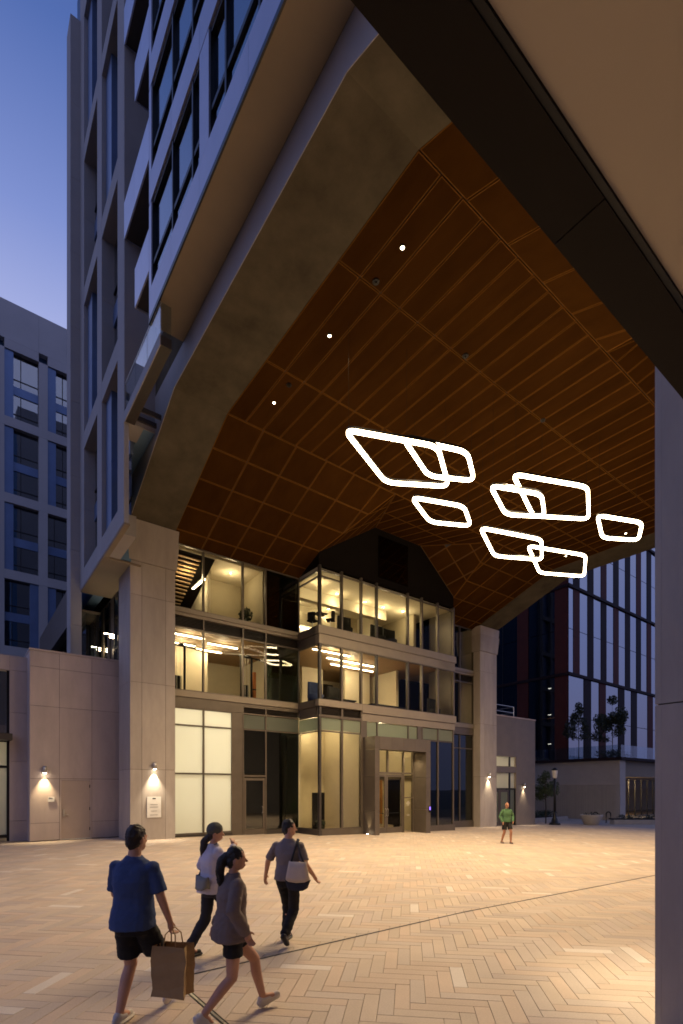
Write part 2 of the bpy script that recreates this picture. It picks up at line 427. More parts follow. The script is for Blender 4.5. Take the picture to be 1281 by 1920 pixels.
MB().prism([(23.2,13),(21.4,13),(16.2,15),(7.17,15),(1.97,13),(.2,13),(.2,15.88),(23.2,15.88)], 'x', XA0-.015, XA0-.001).build('beam_skylit_face', M['tower'], G)  # thin paler sheet: skylight on the beam's outer side put into its colour
# mass of the tower above
bx('tower_core', M['tower'], G, 5.62, 29.7, .3, 30, 17.65, 46)
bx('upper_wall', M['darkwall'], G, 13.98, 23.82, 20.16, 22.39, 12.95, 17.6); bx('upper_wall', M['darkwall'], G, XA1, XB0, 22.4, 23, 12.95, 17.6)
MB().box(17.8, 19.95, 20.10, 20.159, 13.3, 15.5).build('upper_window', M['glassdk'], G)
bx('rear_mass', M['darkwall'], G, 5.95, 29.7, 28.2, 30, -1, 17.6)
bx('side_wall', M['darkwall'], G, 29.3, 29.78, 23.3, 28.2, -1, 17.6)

# ---- folded wood ceiling
CE = empty('ceiling', (17.7, 11.7, 15), G)
PAN = 0
def panel(corners, up=.04, gap=.018, edge=.022):
    """one ceiling panel: four corners of its underside, slightly inset, with a paler lipped edge."""
    P = [Vector(c) for c in corners]; n = len(P); c = sum(P, Vector())/n
    nor = (P[1]-P[0]).cross(P[-1]-P[0]).normalized()
    if nor.z < 0: nor = -nor
    def inset(e):
        out = []
        for i in range(n):
            a, b_, d = P[i-1], P[i], P[(i+1) % n]
            u = (a-b_).normalized(); v = (d-b_).normalized(); s = u.cross(v).length
            out.append(b_ + (u+v)*(e/max(s, .15)) if s > .05 else b_.copy())
        return out
    A, B = inset(gap), inset(gap+edge)
    mb = MB()
    vs = [p + nor*up for p in A] + A + B
    fs = [(i, (i+1) % n, n+(i+1) % n, n+i) for i in range(n)]
    mb.add(vs, fs, 1)
    mb.add(vs, [(n+i, n+(i+1) % n, 2*n+(i+1) % n, 2*n+i) for i in range(n)], 1)
    mb.add(vs, [tuple(range(2*n, 3*n))], 0)
    o = mb.build('ceiling_panel', [M['wood'], M['woodedge']], CE)
    return o
ZC = 15.0
xs = []
x = XA1
while x < XB0 - .3: xs.append(x); x += .686
xs.append(XB0)
for i in range(len(xs)-1):
    for (ya, yb) in ((7.17,9.87),(9.87,13.5),(13.5,16.2)):
        panel([(xs[i],ya,ZC),(xs[i+1],ya,ZC),(xs[i+1],yb,ZC),(xs[i],yb,ZC)])
MB().add([(XA1,7.1,15.045),(XB0,7.1,15.045),(XB0,16.3,15.045),(XA1,16.3,15.045)], [(0,1,2,3)]).build('ceiling_backing', M['joint'], CE)
SL = 1.45/3.94
def zs(y): return 15 - SL*max(0, y-16.2)
def clip_poly(poly, fn):
    out = []
    for i in range(len(poly)):
        a, b_ = poly[i], poly[(i+1) % len(poly)]; fa, fb = fn(a), fn(b_)
        if fa >= 0: out.append(a)
        if fa*fb < 0:
            t = fa/(fa-fb); out.append((a[0]+(b_[0]-a[0])*t, a[1]+(b_[1]-a[1])*t))
    return out
def facet(xr, yr, zfn, clips, back):
    for i in range(len(xr)-1):
        for j in range(len(yr)-1):
            p = [(xr[i],yr[j]),(xr[i+1],yr[j]),(xr[i+1],yr[j+1]),(xr[i],yr[j+1])]
            for fn in clips:
                p = clip_poly(p, fn)
                if len(p) < 3: break
            if len(p) < 3: continue
            ar = abs(sum(p[k][0]*p[(k+1) % len(p)][1]-p[(k+1) % len(p)][0]*p[k][1] for k in range(len(p))))/2
            if ar < .06: continue
            q = []
            for v in p:
                if not q or (abs(v[0]-q[-1][0])+abs(v[1]-q[-1][1])) > .03: q.append(v)
            if len(q) >= 3: panel([(v[0], v[1], zfn(*v)) for v in q])
    MB().add([(v[0], v[1], zfn(*v)+.05) for v in back], [tuple(range(len(back)))]).build('ceiling_backing', M['joint'], CE)
def mirrored(y): return 23.37 - y
for side in (0, 1):
    yr = [16.2, 17.5, 18.8, 20.1, 21.3, 22.0]
    # left facet (bounded by the line from (15.3,16.2) to (14,20.14))
    edgeL = lambda p: (15.3 + (14.0-15.3)*(min(p[1], 20.14)-16.2)/3.94) - p[0]
    edgeR = lambda p: p[0] - (22.5 + (23.8-22.5)*(min(p[1], 20.14)-16.2)/3.94)
    midL = lambda p: p[0] - (15.3 + (14.0-15.3)*(p[1]-16.2)/3.94)
    triL = lambda p: (15.3 + (17.6-15.3)*(p[1]-16.2)/3.94) - p[0]
    midR = lambda p: (22.5 + (23.8-22.5)*(p[1]-16.2)/3.94) - p[0]
    triR = lambda p: p[0] - (22.5 + (20.9-22.5)*(p[1]-16.2)/3.94)
    zup = lambda x, y: 15 + .85*(y-16.2)/3.94
    def plane_z(a, b_, c):
        a, b_, c = Vector(a), Vector(b_), Vector(c); n = (b_-a).cross(c-a)
        return lambda x, y: a.z - (n.x*(x-a.x)+n.y*(y-a.y))/n.z
    zL = plane_z((15.3,16.2,15),(14,20.14,13.55),(17.6,20.14,15.85)); zR = plane_z((22.5,16.2,15),(23.8,20.14,13.55),(20.9,20.14,15.85))
    def wrap(z): return (lambda x, y, z=z: z(x, y)) if side == 0 else (lambda x, y, z=z: z(x, mirrored(y)))
    def wrapc(c): return c if side == 0 else (lambda p, c=c: c((p[0], mirrored(p[1]))))
    yrr = yr if side == 0 else [mirrored(y) for y in yr][::-1]
    ycut = lambda lim: wrapc(lambda p: lim - p[1])
    xl = [7.42 + 1.4*k for k in range(6)] + [15.4]
    if side == 1: xl = [7.42, 8.9, 10.4, 11.9, 13.3, 14.6, 15.4]
    xr_ = [22.4, 23.2, 24.6, 26.0, 27.4, 28.0]
    bk = lambda pts: [(p[0], p[1] if side == 0 else mirrored(p[1])) for p in pts]
    facet(xl, yrr, wrap(lambda x, y: zs(y)), [wrapc(edgeL)], bk([(7.42,16.2),(15.3,16.2),(14,20.14),(14,22),(7.42,22)]))
    facet(xr_, yrr, wrap(lambda x, y: zs(y)), [wrapc(edgeR)], bk([(28,16.2),(22.5,16.2),(23.8,20.14),(23.8,22),(28,22)]))
    facet([14+.75*k for k in range(6)], yrr, wrap(zL), [wrapc(midL), wrapc(triL), ycut(20.14)], bk([(15.3,16.2),(14,20.14),(17.6,20.14)]))
    facet([20.1+.75*k for k in range(6)], yrr, wrap(zR), [wrapc(midR), wrapc(triR), ycut(20.14)], bk([(22.5,16.2),(23.8,20.14),(20.9,20.14)]))
    facet([15.2+.69*k for k in range(12)], ([16.2, 18.2, 20.14] if side == 0 else [mirrored(20.14), mirrored(18.2), mirrored(16.2)]), wrap(zup),
          [wrapc(lambda p: -triL(p)), wrapc(lambda p: -triR(p))], bk([(15.3,16.2),(22.5,16.2),(20.9,20.14),(17.6,20.14)]))
# near gateway edge beam that carries the folds on the open side
bx('edge_beam', M['darkwall'], G, XA1, XB0, .4, 1.36, 12.9, 17.6)
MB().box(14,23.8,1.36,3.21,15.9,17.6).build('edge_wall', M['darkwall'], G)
# ------------------------------------------------------------------ glazed facade of the gateway building
CW = empty('curtain_wall', (10.7, YF, 0), G)
BAY = empty('projecting_bay', (18.9, YB, 0), G)
def mull(p, x, y, z0, z1, w=.07, d=.14, m='bronze'): return bx('mullion', M[m], p, x-w/2, x+w/2, y-.05, y-.05+d, z0, z1)
def trans(p, x0, x1, y, z, h=.07, d=.12, m='bronze'): return bx('transom', M[m], p, x0, x1, y-.04, y-.04+d, z-h/2, z+h/2)
def pane(p, x0, x1, y, z0, z1, m='glass', name='glass_pane'): return bx(name, M[m], p, x0+.02, x1-.02, y+.012, y+.024, z0+.02, z1-.02)
def band(p, x0, x1, y, z0, z1, proud=.10, m='ledge', name='spandrel_band', depth=.35): return bx(name, M[m], p, x0, x1, y-proud, y+depth, z0, z1)
def louver(p, x0, x1, y, z0, z1):
    mb = MB(); mb.box(x0,x1,y+.10,y+.12,z0,z1)
    n = max(3, int((z1-z0)/.06))
    for i in range(n):
        z = z0 + (z1-z0)*(i+.5)/n
        mb.add([(x0,y-.02,z-.018),(x1,y-.02,z-.018),(x1,y+.05,z+.018),(x0,y+.05,z+.018)], [(0,1,2,3)])
    return mb.build('louver', M['bronzedk'], p)
LX = [7.40, 8.91, 10.86, 12.08, 14.0]
RX = [23.8, 25.2, 26.6, 28.0]
def upper_storeys(p, X, y):
    x0, x1 = X[0], X[-1]
    band(p, x0, x1, y, 6.16, 6.43, .12); band(p, x0, x1, y, 5.98, 6.158, .06, 'bronze')
    band(p, x0, x1, y, 9.86, 10.05, .13); band(p, x0, x1, y, 9.72, 9.858, .07)
    for i in range(len(X)-1):
        louver(p, X[i]+.04, X[i+1]-.04, y, 9.26, 9.70)
        pane(p, X[i], X[i+1], y, 6.47, 9.2, 'glass' if i < 3 else 'glassdk'); pane(p, X[i], X[i+1], y, 10.07, 12.9, 'glass' if i < 3 else 'glassdk')
        for z in (6.45, 9.22, 10.07, 12.86): trans(p, X[i]+.036, X[i+1]-.036, y, z)
    for i, x in enumerate(X):
        mull(p, x, y, 6.43, 9.72); mull(p, x, y, 10.05, 13.0)
upper_storeys(CW, LX, YF); 
# ground storey, left part
p = CW
band(p, 7.4, 10.86, YF, 5.70, 5.979, .06, 'bronze')
for (a, b_) in ((7.40, 8.91), (8.91, 10.30)):
    for (z0, z1) in ((.12, 2.78), (2.78, 4.92), (4.92, 5.70)): pane(p, a, b_, YF, z0, z1, 'frost', 'frosted_pane')
    for z in (.10, 2.78, 4.92, 5.67): trans(p, a+.036, b_-.036, YF, z, .06)
for x in (7.40, 8.91, 10.30): mull(p, x, YF, -.2, 5.7)
bx('metal_panel', M['bronze'], p, 10.336, 10.824, YF-.03, YF+.1, -.3, 5.7)
bx('base_sill', M['bronzedk'], p, 7.4, 10.3, YF-.06, YF+.1, -.4, .06)
for x in (10.86, 12.08): mull(p, x, YF, -.4, 5.98)
for (a, b_) in ((10.86, 12.08), (12.08, 14.0)):
    louver(p, a+.04, b_-.04, YF, 5.70, 5.97)
    pane(p, a, b_, YF, 4.96, 5.66, 'frostgr', 'frosted_pane'); trans(p, a+.036, b_-.036, YF, 4.94); trans(p, a+.036, b_-.036, YF, 5.68)
pane(p, 10.86, 12.08, YF, 2.80, 4.92, 'glassdk'); trans(p, 10.896, 12.044, YF, 2.72, .1)
pane(p, 12.08, 14.0, YF, .1, 4.92, 'glassdk'); bx('base_sill', M['bronzedk'], p, 12.12, 14.0, YF-.06, YF+.1, -.4, .1)
# side door
gd = gz(11.5)
sd = empty('side_door', (11.47, YF, gd), G)
for a in ((10.92,11.02,gd,2.62),(11.92,12.02,gd,2.62)): bx('stile', M['bronze'], sd, a[0], a[1], YF-.03, YF+.03, a[2], a[3])
for a in ((gd,gd+.28),(2.50,2.62)): bx('rail', M['bronze'], sd, 11.021, 11.919, YF-.03, YF+.03, a[0], a[1])
pane(sd, 11.0, 11.94, YF-.01, gd+.27, 2.52, 'glassdk')
MB().tube([(11.87,YF-.03,.92),(11.87,YF-.10,.95),(11.87,YF-.10,1.22),(11.87,YF-.03,1.25)], .014).build('pull_handle', M['steel'], sd)
# right part beyond the bay
p = CW
upper_storeys(CW, RX, YF)
band(p, 23.8, 28.0, YF, 5.70, 5.979, .06, 'bronze')
for i in range(3):
    a, b_ = RX[i], RX[i+1]
    pane(p, a, b_, YF, -.1, 4.75, 'glassdk'); pane(p, a, b_, YF, 4.8, 5.66, 'glassdk'); trans(p, a+.036, b_-.036, YF, 4.78); mull(p, b_ if i < 2 else b_-.04, YF, -.6, 5.7)
    trans(p, a+.036, b_-.036, YF, -.1, .1)
bx('base_sill', M['bronze'], p, 23.8, 28.0, YF-.07, YF+.1, -1, -.14)
# ---- projecting bay
BX = [14.0, 15.36, 16.62, 17.68, 19.97, 21.08, 22.4, 23.8]
p = BAY
# storey two and three, front and left side
band(p, 14.0-.12, 23.92, YB, 9.62, 10.0, .12, depth=.3); band(p, 14.0-.06, 23.86, YB, 9.16, 9.602, .06, depth=.3)
bx('groove_strip', M['bronzedk'], p, 13.96, 23.84, YB-.04, YB+.2, 9.602, 9.62)
bx('spandrel_band', M['bronze'], p, 13.88, 13.999, YB+.19, YF-.14, 9.62, 10.0); bx('spandrel_band', M['bronze'], p, 13.94, 14.03, YB+.25, YF-.14, 9.16, 9.602)
band(p, 13.88, 16.60, YB, 6.12, 6.43, .12, depth=.3)
band(p, 16.61, 23.92, YB, 6.0, 6.43, .12, depth=.3); band(p, 16.64, 23.86, YB, 5.60, 5.98, .06, depth=.3)
bx('spandrel_band', M['bronze'], p, 13.88, 13.999, YB+.19, YF-.14, 6.1, 6.43); bx('spandrel_band', M['bronze'], p, 13.95, 14.03, YB+.25, YF-.14, 5.6, 6.09)
for i in range(7):
    a, b_ = BX[i], BX[i+1]
    pane(p, a, b_, YB, 6.47, 9.14); pane(p, a, b_, YB, 10.03, 12.72)
    for z in (6.45, 9.13, 10.02, 12.74): trans(p, a+.036, b_-.036, YB, z, .05)
trans(p, 14.036, 15.32, YB, 12.42, .05)
louver(p, 22.44, 23.7, YB-.061, 9.22, 9.56)
for i, x in enumerate(BX):
    w = .10 if i else .12
    mull(p, x if i else x+.03, YB, 6.43, 9.16, w, .16, 'bronzedk' if i in (0, 3, 4) else 'bronze'); mull(p, x if i else x+.03, YB, 10.0, 12.95, w, .16, 'bronzedk' if i in (0, 3) else 'bronze')
def side_pane(x, y0, y1, z0, z1, m): return bx('glass_pane', M[m], BAY, x+.012, x+.024, y0+.02, y1-.02, z0+.02, z1-.02)
for (z0, z1, m) in ((6.45, 9.15, 'glass'), (10.02, 12.7, 'glass'), (.1, 4.9, 'glass')):
    side_pane(14.0, YB+.1, YF-.02, z0, z1, m)
    for z in (z0, z1): bx('transom', M['bronzedk'], p, 13.97, 14.06, YB+.12, YF-.06, z-.025, z+.025)
bx('transom', M['bronzedk'], p, 13.97, 14.06, YB+.12, YF-.06, 12.39, 12.44)
bx('frosted_pane', M['frostgr'], p, 14.012, 14.024, YB+.12, YF-.02, 4.95, 5.58)
bx('base_sill', M['bronzedk'], p, 13.93, 14.1, YB-.08, YF-.06, -.6, .1)
# bay ground storey, left of the portal
band(p, 13.94, 16.62, YB, 5.60, 5.70, .06, 'bronze', depth=.3)
for (a, b_) in ((14.0, 15.36), (15.36, 16.62)):
    louver(p, a+.1, b_-.06, YB, 5.72, 6.05)
    pane(p, a, b_, YB, 4.95, 5.58, 'frostgr', 'frosted_pane'); pane(p, a, b_, YB, .14, 4.88)
    for z in (.12, 4.91, 5.59): trans(p, a+.036, b_-.036, YB, z, .06)
for x, m in ((14.03, 'bronzedk'), (15.36, 'bronze'), (16.62, 'bronze')): mull(p, x, YB, -.5, 6.12, .11, .16, m)
bx('base_sill', M['bronze'], p, 14.1, 16.7, YB-.08, YB+.1, -.7, .09)
# above and right of the portal
for (a, b_) in ((16.98, 17.68), (17.68, 19.97), (19.97, 20.72)):
    pane(p, a, b_, YB, 4.8, 5.58, 'frostgr', 'frosted_pane'); mull(p, b_, YB, 4.75, 5.6, .07)
bx('metal_panel', M['bronze'], p, 16.68, 16.98, YB-.03, YB+.12, -.6, 5.6); bx('metal_panel', M['bronze'], p, 20.76, 21.05, YB-.03, YB+.12, -.6, 5.6)
for (a, b_) in ((21.08, 22.4), (22.4, 23.8)):
    pane(p, a, b_, YB, 4.9, 5.58, 'frostgr', 'frosted_pane'); pane(p, a, b_, YB, -.05, 4.84, 'glassdk')
    for z in (-.06, 4.87): trans(p, a+.036, b_-.036, YB, z, .06)
for x in (21.08, 22.4, 23.75): mull(p, x, YB, -.8, 5.6, .09)
bx('base_sill', M['bronze'], p, 21.0, 23.85, YB-.08, YB+.1, -1, -.09)
bx('return_wall', M['bronze'], p, 23.72, 23.8, YB+.13, YF, -1, 13)
# ---- entrance portal and doors
PO = empty('entrance_portal', (18.7, 19.17, gz(18.7)), G)
YP = 19.17
for (a, b_) in ((16.72, 17.02), (20.40, 20.75)):
    for (z0, z1) in ((-.7, .95), (.96, 2.72), (2.73, 4.09)):
        bx('jamb_panel', M['bronze'], PO, a, b_, YP, YB-.03, z0, z1)
for k in range(4):
    a = 17.03 + k*(20.39-17.03)/4
    bx('head_panel', M['bronze'], PO, a+.004, a+.84-.004, YP, YP+.3, 4.10, 4.75)
bx('head_panel', M['bronze'], PO, 16.72, 17.022, YP+.002, YB-.03, 4.10, 4.75); bx('head_panel', M['bronze'], PO, 20.394, 20.75, YP+.002, YB-.03, 4.10, 4.75)
bx('portal_soffit', M['bronzedk'], PO, 17.03, 20.39, YP+.301, YB-.03, 4.12, 4.7)
ged = gz(18.5)
pane(BAY, 17.10, 18.45, YB, 2.98, 4.12); pane(BAY, 18.45, 19.62, YB, 2.98, 4.12); pane(BAY, 19.62, 20.38, YB, 2.98, 4.12); pane(BAY, 19.62, 20.38, YB, -.2, 2.92)
trans(BAY, 17.04, 20.38, YB, 2.94, .10, .16); trans(BAY, 19.64, 20.38, YB, 1.6, .05)
for x in (17.06, 18.45, 19.62, 20.36): mull(BAY, x, YB, 2.99 if x == 18.45 else -.5, 4.12, .08)
for k, (a, b_) in enumerate(((17.12, 18.32), (18.34, 19.56))):
    dr = empty('entrance_door', ((a+b_)/2, YB, ged), G)
    bx('stile', M['bronze'], dr, a, a+.11, YB-.03, YB+.03, ged+.01, 2.87); bx('stile', M['bronze'], dr, b_-.11, b_, YB-.03, YB+.03, ged+.01, 2.87)
    bx('rail', M['bronze'], dr, a+.111, b_-.111, YB-.03, YB+.03, ged+.01, ged+.3); bx('rail', M['bronze'], dr, a+.111, b_-.111, YB-.03, YB+.03, 2.74, 2.87)
    pane(dr, a+.09, b_-.09, YB-.015, ged+.28, 2.76)
    MB().tube([(a+.1,YB+.06,.78),(b_-.1,YB+.06,.78)], .02).build('push_bar', M['black'], dr)
    hx = b_-.06 if k == 0 else a+.06
    MB().tube([(hx,YB-.03,.62),(hx,YB-.11,.66),(hx,YB-.11,1.0),(hx,YB-.03,1.04)], .017).build('pull_handle', M['steel'], dr)
for z, w in ((1.35, .12), (1.28, .30), (1.18, .16), (.62, .2)): bx('glass_decal', M['white'], BAY, 20.0-w/2, 20.0+w/2, YB+.004, YB+.010, z, z+.035)

# ---- interiors behind the glass
IN = empty('interior', (18, 25, 0), G)
def iw(m, *a, name='interior_wall'): return bx(name, M[m], IN, *a)
iw('floor', 7.45, 27.95, YF+.13, 28.1, 6.0, 6.4, name='floor_slab'); iw('floor', 14.05, 23.7, YB+.22, YF+.13, 6.0, 6.4, name='floor_slab')
iw('floor', 7.45, 27.95, YF+.13, 28.1, 9.55, 9.98, name='floor_slab'); iw('floor', 14.05, 23.7, YB+.22, YF+.13, 9.55, 9.98, name='floor_slab')
iw('floor', 7.45, 27.95, YF+.13, 28.1, -.9, gz(10)+.01, name='floor_slab'); iw('floor', 14.05, 23.7, YB+.22, YF+.13, -.9, gz(14)-.1, name='floor_slab')
iw('cream', 7.45, 29.2, 27.9, 28.15, -.5, 13)                    # rear wall
iw('ceilw', 7.45, 14.0, YF+.2, 27.9, 5.86, 5.99, name='interior_ceiling')
iw('ceilw', 14.06, 23.7, YB+.25, 27.9, 5.75, 5.99, name='interior_ceiling')
iw('ceilwood', 7.45, 23.7, YF+.4, 27.9, 9.38, 9.54, name='interior_ceiling'); iw('ceilwood', 14.06, 23.7, YB+.25, YF+.4, 9.38, 9.54, name='interior_ceiling')
iw('ceilw', 14.06, 23.7, YB+.25, 27.9, 12.78, 12.94, name='interior_ceiling'); iw('ceilw', 7.45, 14.0, YF+.25, 27.9, 12.78, 12.94, name='interior_ceiling')
# frosted room, store room
iw('white', 10.32, 10.42, YF+.13, 25.2, -.1, 5.85); iw('white', 7.45, 10.32, 25.2, 25.3, -.1, 5.85); iw('white', 7.45, 7.5, YF+.13, 25.2, -.1, 5.85)
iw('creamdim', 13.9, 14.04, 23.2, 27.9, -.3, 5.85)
# lobby
iw('cream', 14.06, 16.6, 23.4, 23.5, -.4, 5.74); iw('cream', 16.62, 16.8, YB+.2, 25.5, -.5, 5.74); iw('cream', 14.06, 14.2, YF+.1, 23.4, -.4, 5.74)
iw('cream', 16.8, 21.0, 25.4, 25.5, -.6, 5.74); iw('cream', 20.8, 20.95, YB+.25, 25.4, -.6, 5.74); iw('woodpanel', 20.74, 20.79, 23.15, 24.3, -.5, 2.62, name='wood_panel'); iw('darkwall', 20.74, 20.79, 21.6, 22.9, -.5, 2.62, name='inner_doorway'); iw('bronze', 20.70, 20.79, 20.4, 25.3, 2.63, 2.85, name='wall_rail'); iw('creamdim', 21.0, 23.7, 24.2, 24.35, -.8, 5.74)  # the dark slab paints the shade of an unlit opening onto the wall
iw('ceilwood', 17.2, 18.6, 25.30, 25.4, -.5, 2.6, name='inner_doorway'); iw('darkwall', 18.8, 19.7, 25.30, 25.4, -.5, 2.6, name='inner_doorway')
# gym and lounge partitions
iw('cream', 13.7, 13.9, 24.6, 27.9, 6.4, 9.38); iw('cream', 16.4, 17.9, 25.4, 25.6, 6.4, 9.38); iw('cream', 19.0, 21.0, 24.6, 24.8, 6.4, 9.38)
iw('darkwall', 18.2, 18.9, 25.7, 25.8, 6.4, 8.6, name='inner_doorway'); iw('cream', 21.6, 21.8, 22.8, 27.9, 6.4, 9.38); iw('cream', 7.45, 10.6, 25.6, 25.7, 6.4, 9.38)
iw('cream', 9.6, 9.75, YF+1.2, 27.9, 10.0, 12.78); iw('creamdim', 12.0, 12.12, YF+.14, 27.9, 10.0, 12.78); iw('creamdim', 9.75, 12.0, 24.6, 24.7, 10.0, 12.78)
iw('darkwall', 13.86, 14.02, YF+.14, 27.9, 10.0, 12.78); iw('cream', 14.06, 20.2, 24.9, 25.1, 10.0, 12.78); iw('cream', 20.2, 20.45, 23.6, 25.1, 10.0, 12.78)
iw('ceilw', 14.06, 20.6, 22.6, 23.0, 12.2, 12.77, name='ceiling_beam'); iw('creamdim', 22.3, 22.5, 22.0, 27.9, 10.0, 12.78)
iw('darkwall', 20.8, 21.5, 24.84, 24.9, 10.0, 12.2, name='inner_doorway'); iw('cream', 20.46, 22.3, 24.9, 25.1, 10.0, 12.78)
MB().add([(7.5,YF+.3,12.75),(9.6,YF+.3,12.75),(9.6,25.6,11.2),(7.5,25.6,11.2)], [(0,1,2,3)]).build('sloped_ceiling', M['darkwall'], IN)
for k in range(14):
    y = YF+.5 + k*.22; z = 12.75 - (y-YF-.3)/(25.6-YF-.3)*1.55
    bx('ceiling_slat', M['ceilwood'], IN, 7.5, 9.0, y, y+.12, z-.07, z-.02)
# right stair glass room stays dark
iw('darkwall', 23.9, 27.9, 25.0, 25.1, -.9, 12.9)

# ---- lamps inside
def linear(label, x0, x1, y, z, group='linear ceiling lamps behind the glass', along='x', L=None):
    t = thing('linear_lamp', label, 'lamp', ((x0+x1)/2, y, z), group)
    if along == 'x':
        bx('housing', M['white'], t, x0, x1, y-.05, y+.05, z+.012, z+.09); bx('diffuser', E_LIN, t, x0+.01, x1-.01, y-.045, y+.045, z-.02, z+.010)
    else:
        bx('housing', M['white'], t, x0-.05, x0+.05, y, y+L, z+.012, z+.09); bx('diffuser', E_LIN, t, x0-.045, x0+.045, y+.01, y+L-.01, z-.02, z+.010)
    return t
def own_light(t, x, y, z, p, col=(1,.80,.50)):
    point('lamp_light', (x, y, z-.25), p, col, .15, t)
for (x0, x1, y) in ((8.0, 9.5, 23.3), (9.9, 11.5, 23.9), (8.2, 9.6, 24.8), (9.8, 11.2, 25.2)):
    _n = linear('glowing linear lamp on the gym ceiling behind the middle storey glass', x0, x1, y, 9.28, 'gym ceiling lamps').name; own_light(bpy.data.objects[_n], (x0+x1)/2, y, 9.28, 28)
for (x0, x1, y) in ((14.6, 17.0, 21.6), (16.2, 19.6, 22.6), (17.2, 20.4, 23.6)):
    _n = linear('glowing linear lamp on the bay ceiling behind the middle storey glass', x0, x1, y, 9.28, 'bay ceiling lamps').name; own_light(bpy.data.objects[_n], (x0+x1)/2, y, 9.28, 46)
linear('glowing slanted linear lamp under the top storey slatted ceiling', 9.25, 9.25, 22.7, 11.9, None, 'y', 1.6)
def dl(x, y, z, label, group, m=E_WARM, r=.07, power=0, ang=100, col=(1,.78,.45)):
    t = thing('recessed_downlight', label, 'downlight', (x, y, z), group)
    tr = MB(); tr.lathe([(r, z-.012), (r+.025, z-.012), (r+.025, z+.03)], (x, y), 14); tr.f = tr.f[:-2]; tr.m = tr.m[:-2]; tr.build('trim_ring', M['black'], t)
    MB().lathe([(r-.006, z-.004), (r-.006, z+.02)], (x, y), 14).build('lens', m, t)
    if power and ang > 135: point('downlight_glow', (x, y, z-.45), power, col, .1, t)
    elif power: spot('downlight_beam', (x, y, z-.03), (x, y, z-3), power, ang, col, .6, .05, t)
    return t
for (x, y) in ((15.0,21.6),(16.6,22.2),(17.6,24.4),(18.6,22.2),(20.0,22.2),(15.4,24.2),(21.4,22.0)):
    dl(x, y, 12.76, 'warm recessed lamp in the lounge ceiling behind the top storey bay glass', 'lounge ceiling lamps', E_WARM, .07, 40, 140, (1,.80,.47))
for (x, y) in ((15.0,21.4),(15.3,22.6),(18.0,21.6),(19.2,21.6),(18.3,23.8)):
    dl(x, y, 5.73, 'warm recessed lamp in the lobby ceiling behind the bay glass', 'lobby ceiling lamps', E_WARM, .06, 42, 140, (1,.80,.48))
for x in (17.7, 18.8, 19.8):
    dl(x, 19.8, 4.11, 'small warm lamp in the underside of the entrance portal', 'portal soffit lamps', E_WARM, .05, 90, 120)
for (x, y) in ((8.2, 22.8), (9.5, 22.8)):
    dl(x, y, 5.84, 'white lamp in the ceiling of the frosted glass room', 'frosted room lamps', E_LIN, .12, 560, 150, (1,.93,.78))
for (x, y) in ((8.6, 23.0), (10.8, 23.2)):
    dl(x, y, 12.74 if x > 9 else 12.5, 'small recessed lamp above the top storey gym windows', 'top storey left lamps', E_WARM, .05, 42, 150, (1,.79,.47))
# ------------------------------------------------------------------ tower side: box bay, balconies, panel grid
XO = 4.56
BB = empty('box_bay', (XO, 15.4, 15.9), G)
bx('bay_body', M['darkwall'], BB, XO+.22, 5.60, 2.2, 15.36, 15.98, 40)
bx('bay_soffit', M['soffit'], BB, XO+.03, 5.59, 2.2, 15.39, 15.90, 15.975)
bx('drip_edge', M['black'], BB, XO-.012, XO+.028, 2.2, 15.4, 15.86, 15.985)
bx('end_panel', M['boxmetal'], BB, XO+.02, 5.6, 15.362, 15.4, 15.99, 40)
zf = 15.99; fl = 0
while zf < 39:
    zsill, zhead, znext = zf+.86, zf+3.36, zf+3.40
    # spandrel band in panels
    cuts = [15.4, 13.45, 11.5, 9.0, 6.5, 4.2, 2.2]
    for k in range(6): bx('spandrel_panel', M['boxmetal'], BB, XO, XO+.2, cuts[k+1]+.004, cuts[k]-.004, zf+.004, zsill-.004)
    wins = [(15.18, 11.50, (13.45, 12.02)), (10.95, 7.2, (10.12, 8.60)), (6.6, 2.6, (5.4, 4.0))] if fl % 2 == 0 else [(15.18, 10.6, (13.45, 12.02)), (10.0, 6.2, (8.60, 7.2)), (5.6, 2.4, (4.2,))]
    prev = 15.4
    for (ya, yb, mu) in wins:
        bx('wall_panel', M['boxmetal'], BB, XO, XO+.2, ya+.003, prev-.003, zsill, zhead)
        prev = yb
        w = empty('window', (XO+.1, (ya+yb)/2, zsill), BB)
        ed = [ya] + list(mu) + [yb]
        for q, y in enumerate(ed): bx('mullion', M['black'], w, XO+.03, XO+.18, y-.04, y+.04, zsill, zhead)
        for q in range(len(ed)-1):
            y1, y0 = ed[q]-.04, ed[q+1]+.04
            bx('rail', M['black'], w, XO+.05, XO+.18, y0, y1, zsill+.62, zsill+.74); bx('rail', M['black'], w, XO+.05, XO+.18, y0, y1, zhead-.10, zhead)
            bx('glass_pane', M['glasssky'], w, XO+.12, XO+.13, y0, y1, zsill+.74, zhead-.10); bx('glass_pane', M['glasssky'], w, XO+.10, XO+.11, y0, y1, zsill, zsill+.62)
    bx('wall_panel', M['boxmetal'], BB, XO, XO+.2, 2.2, prev-.003, zsill, zhead)
    zf = znext; fl += 1
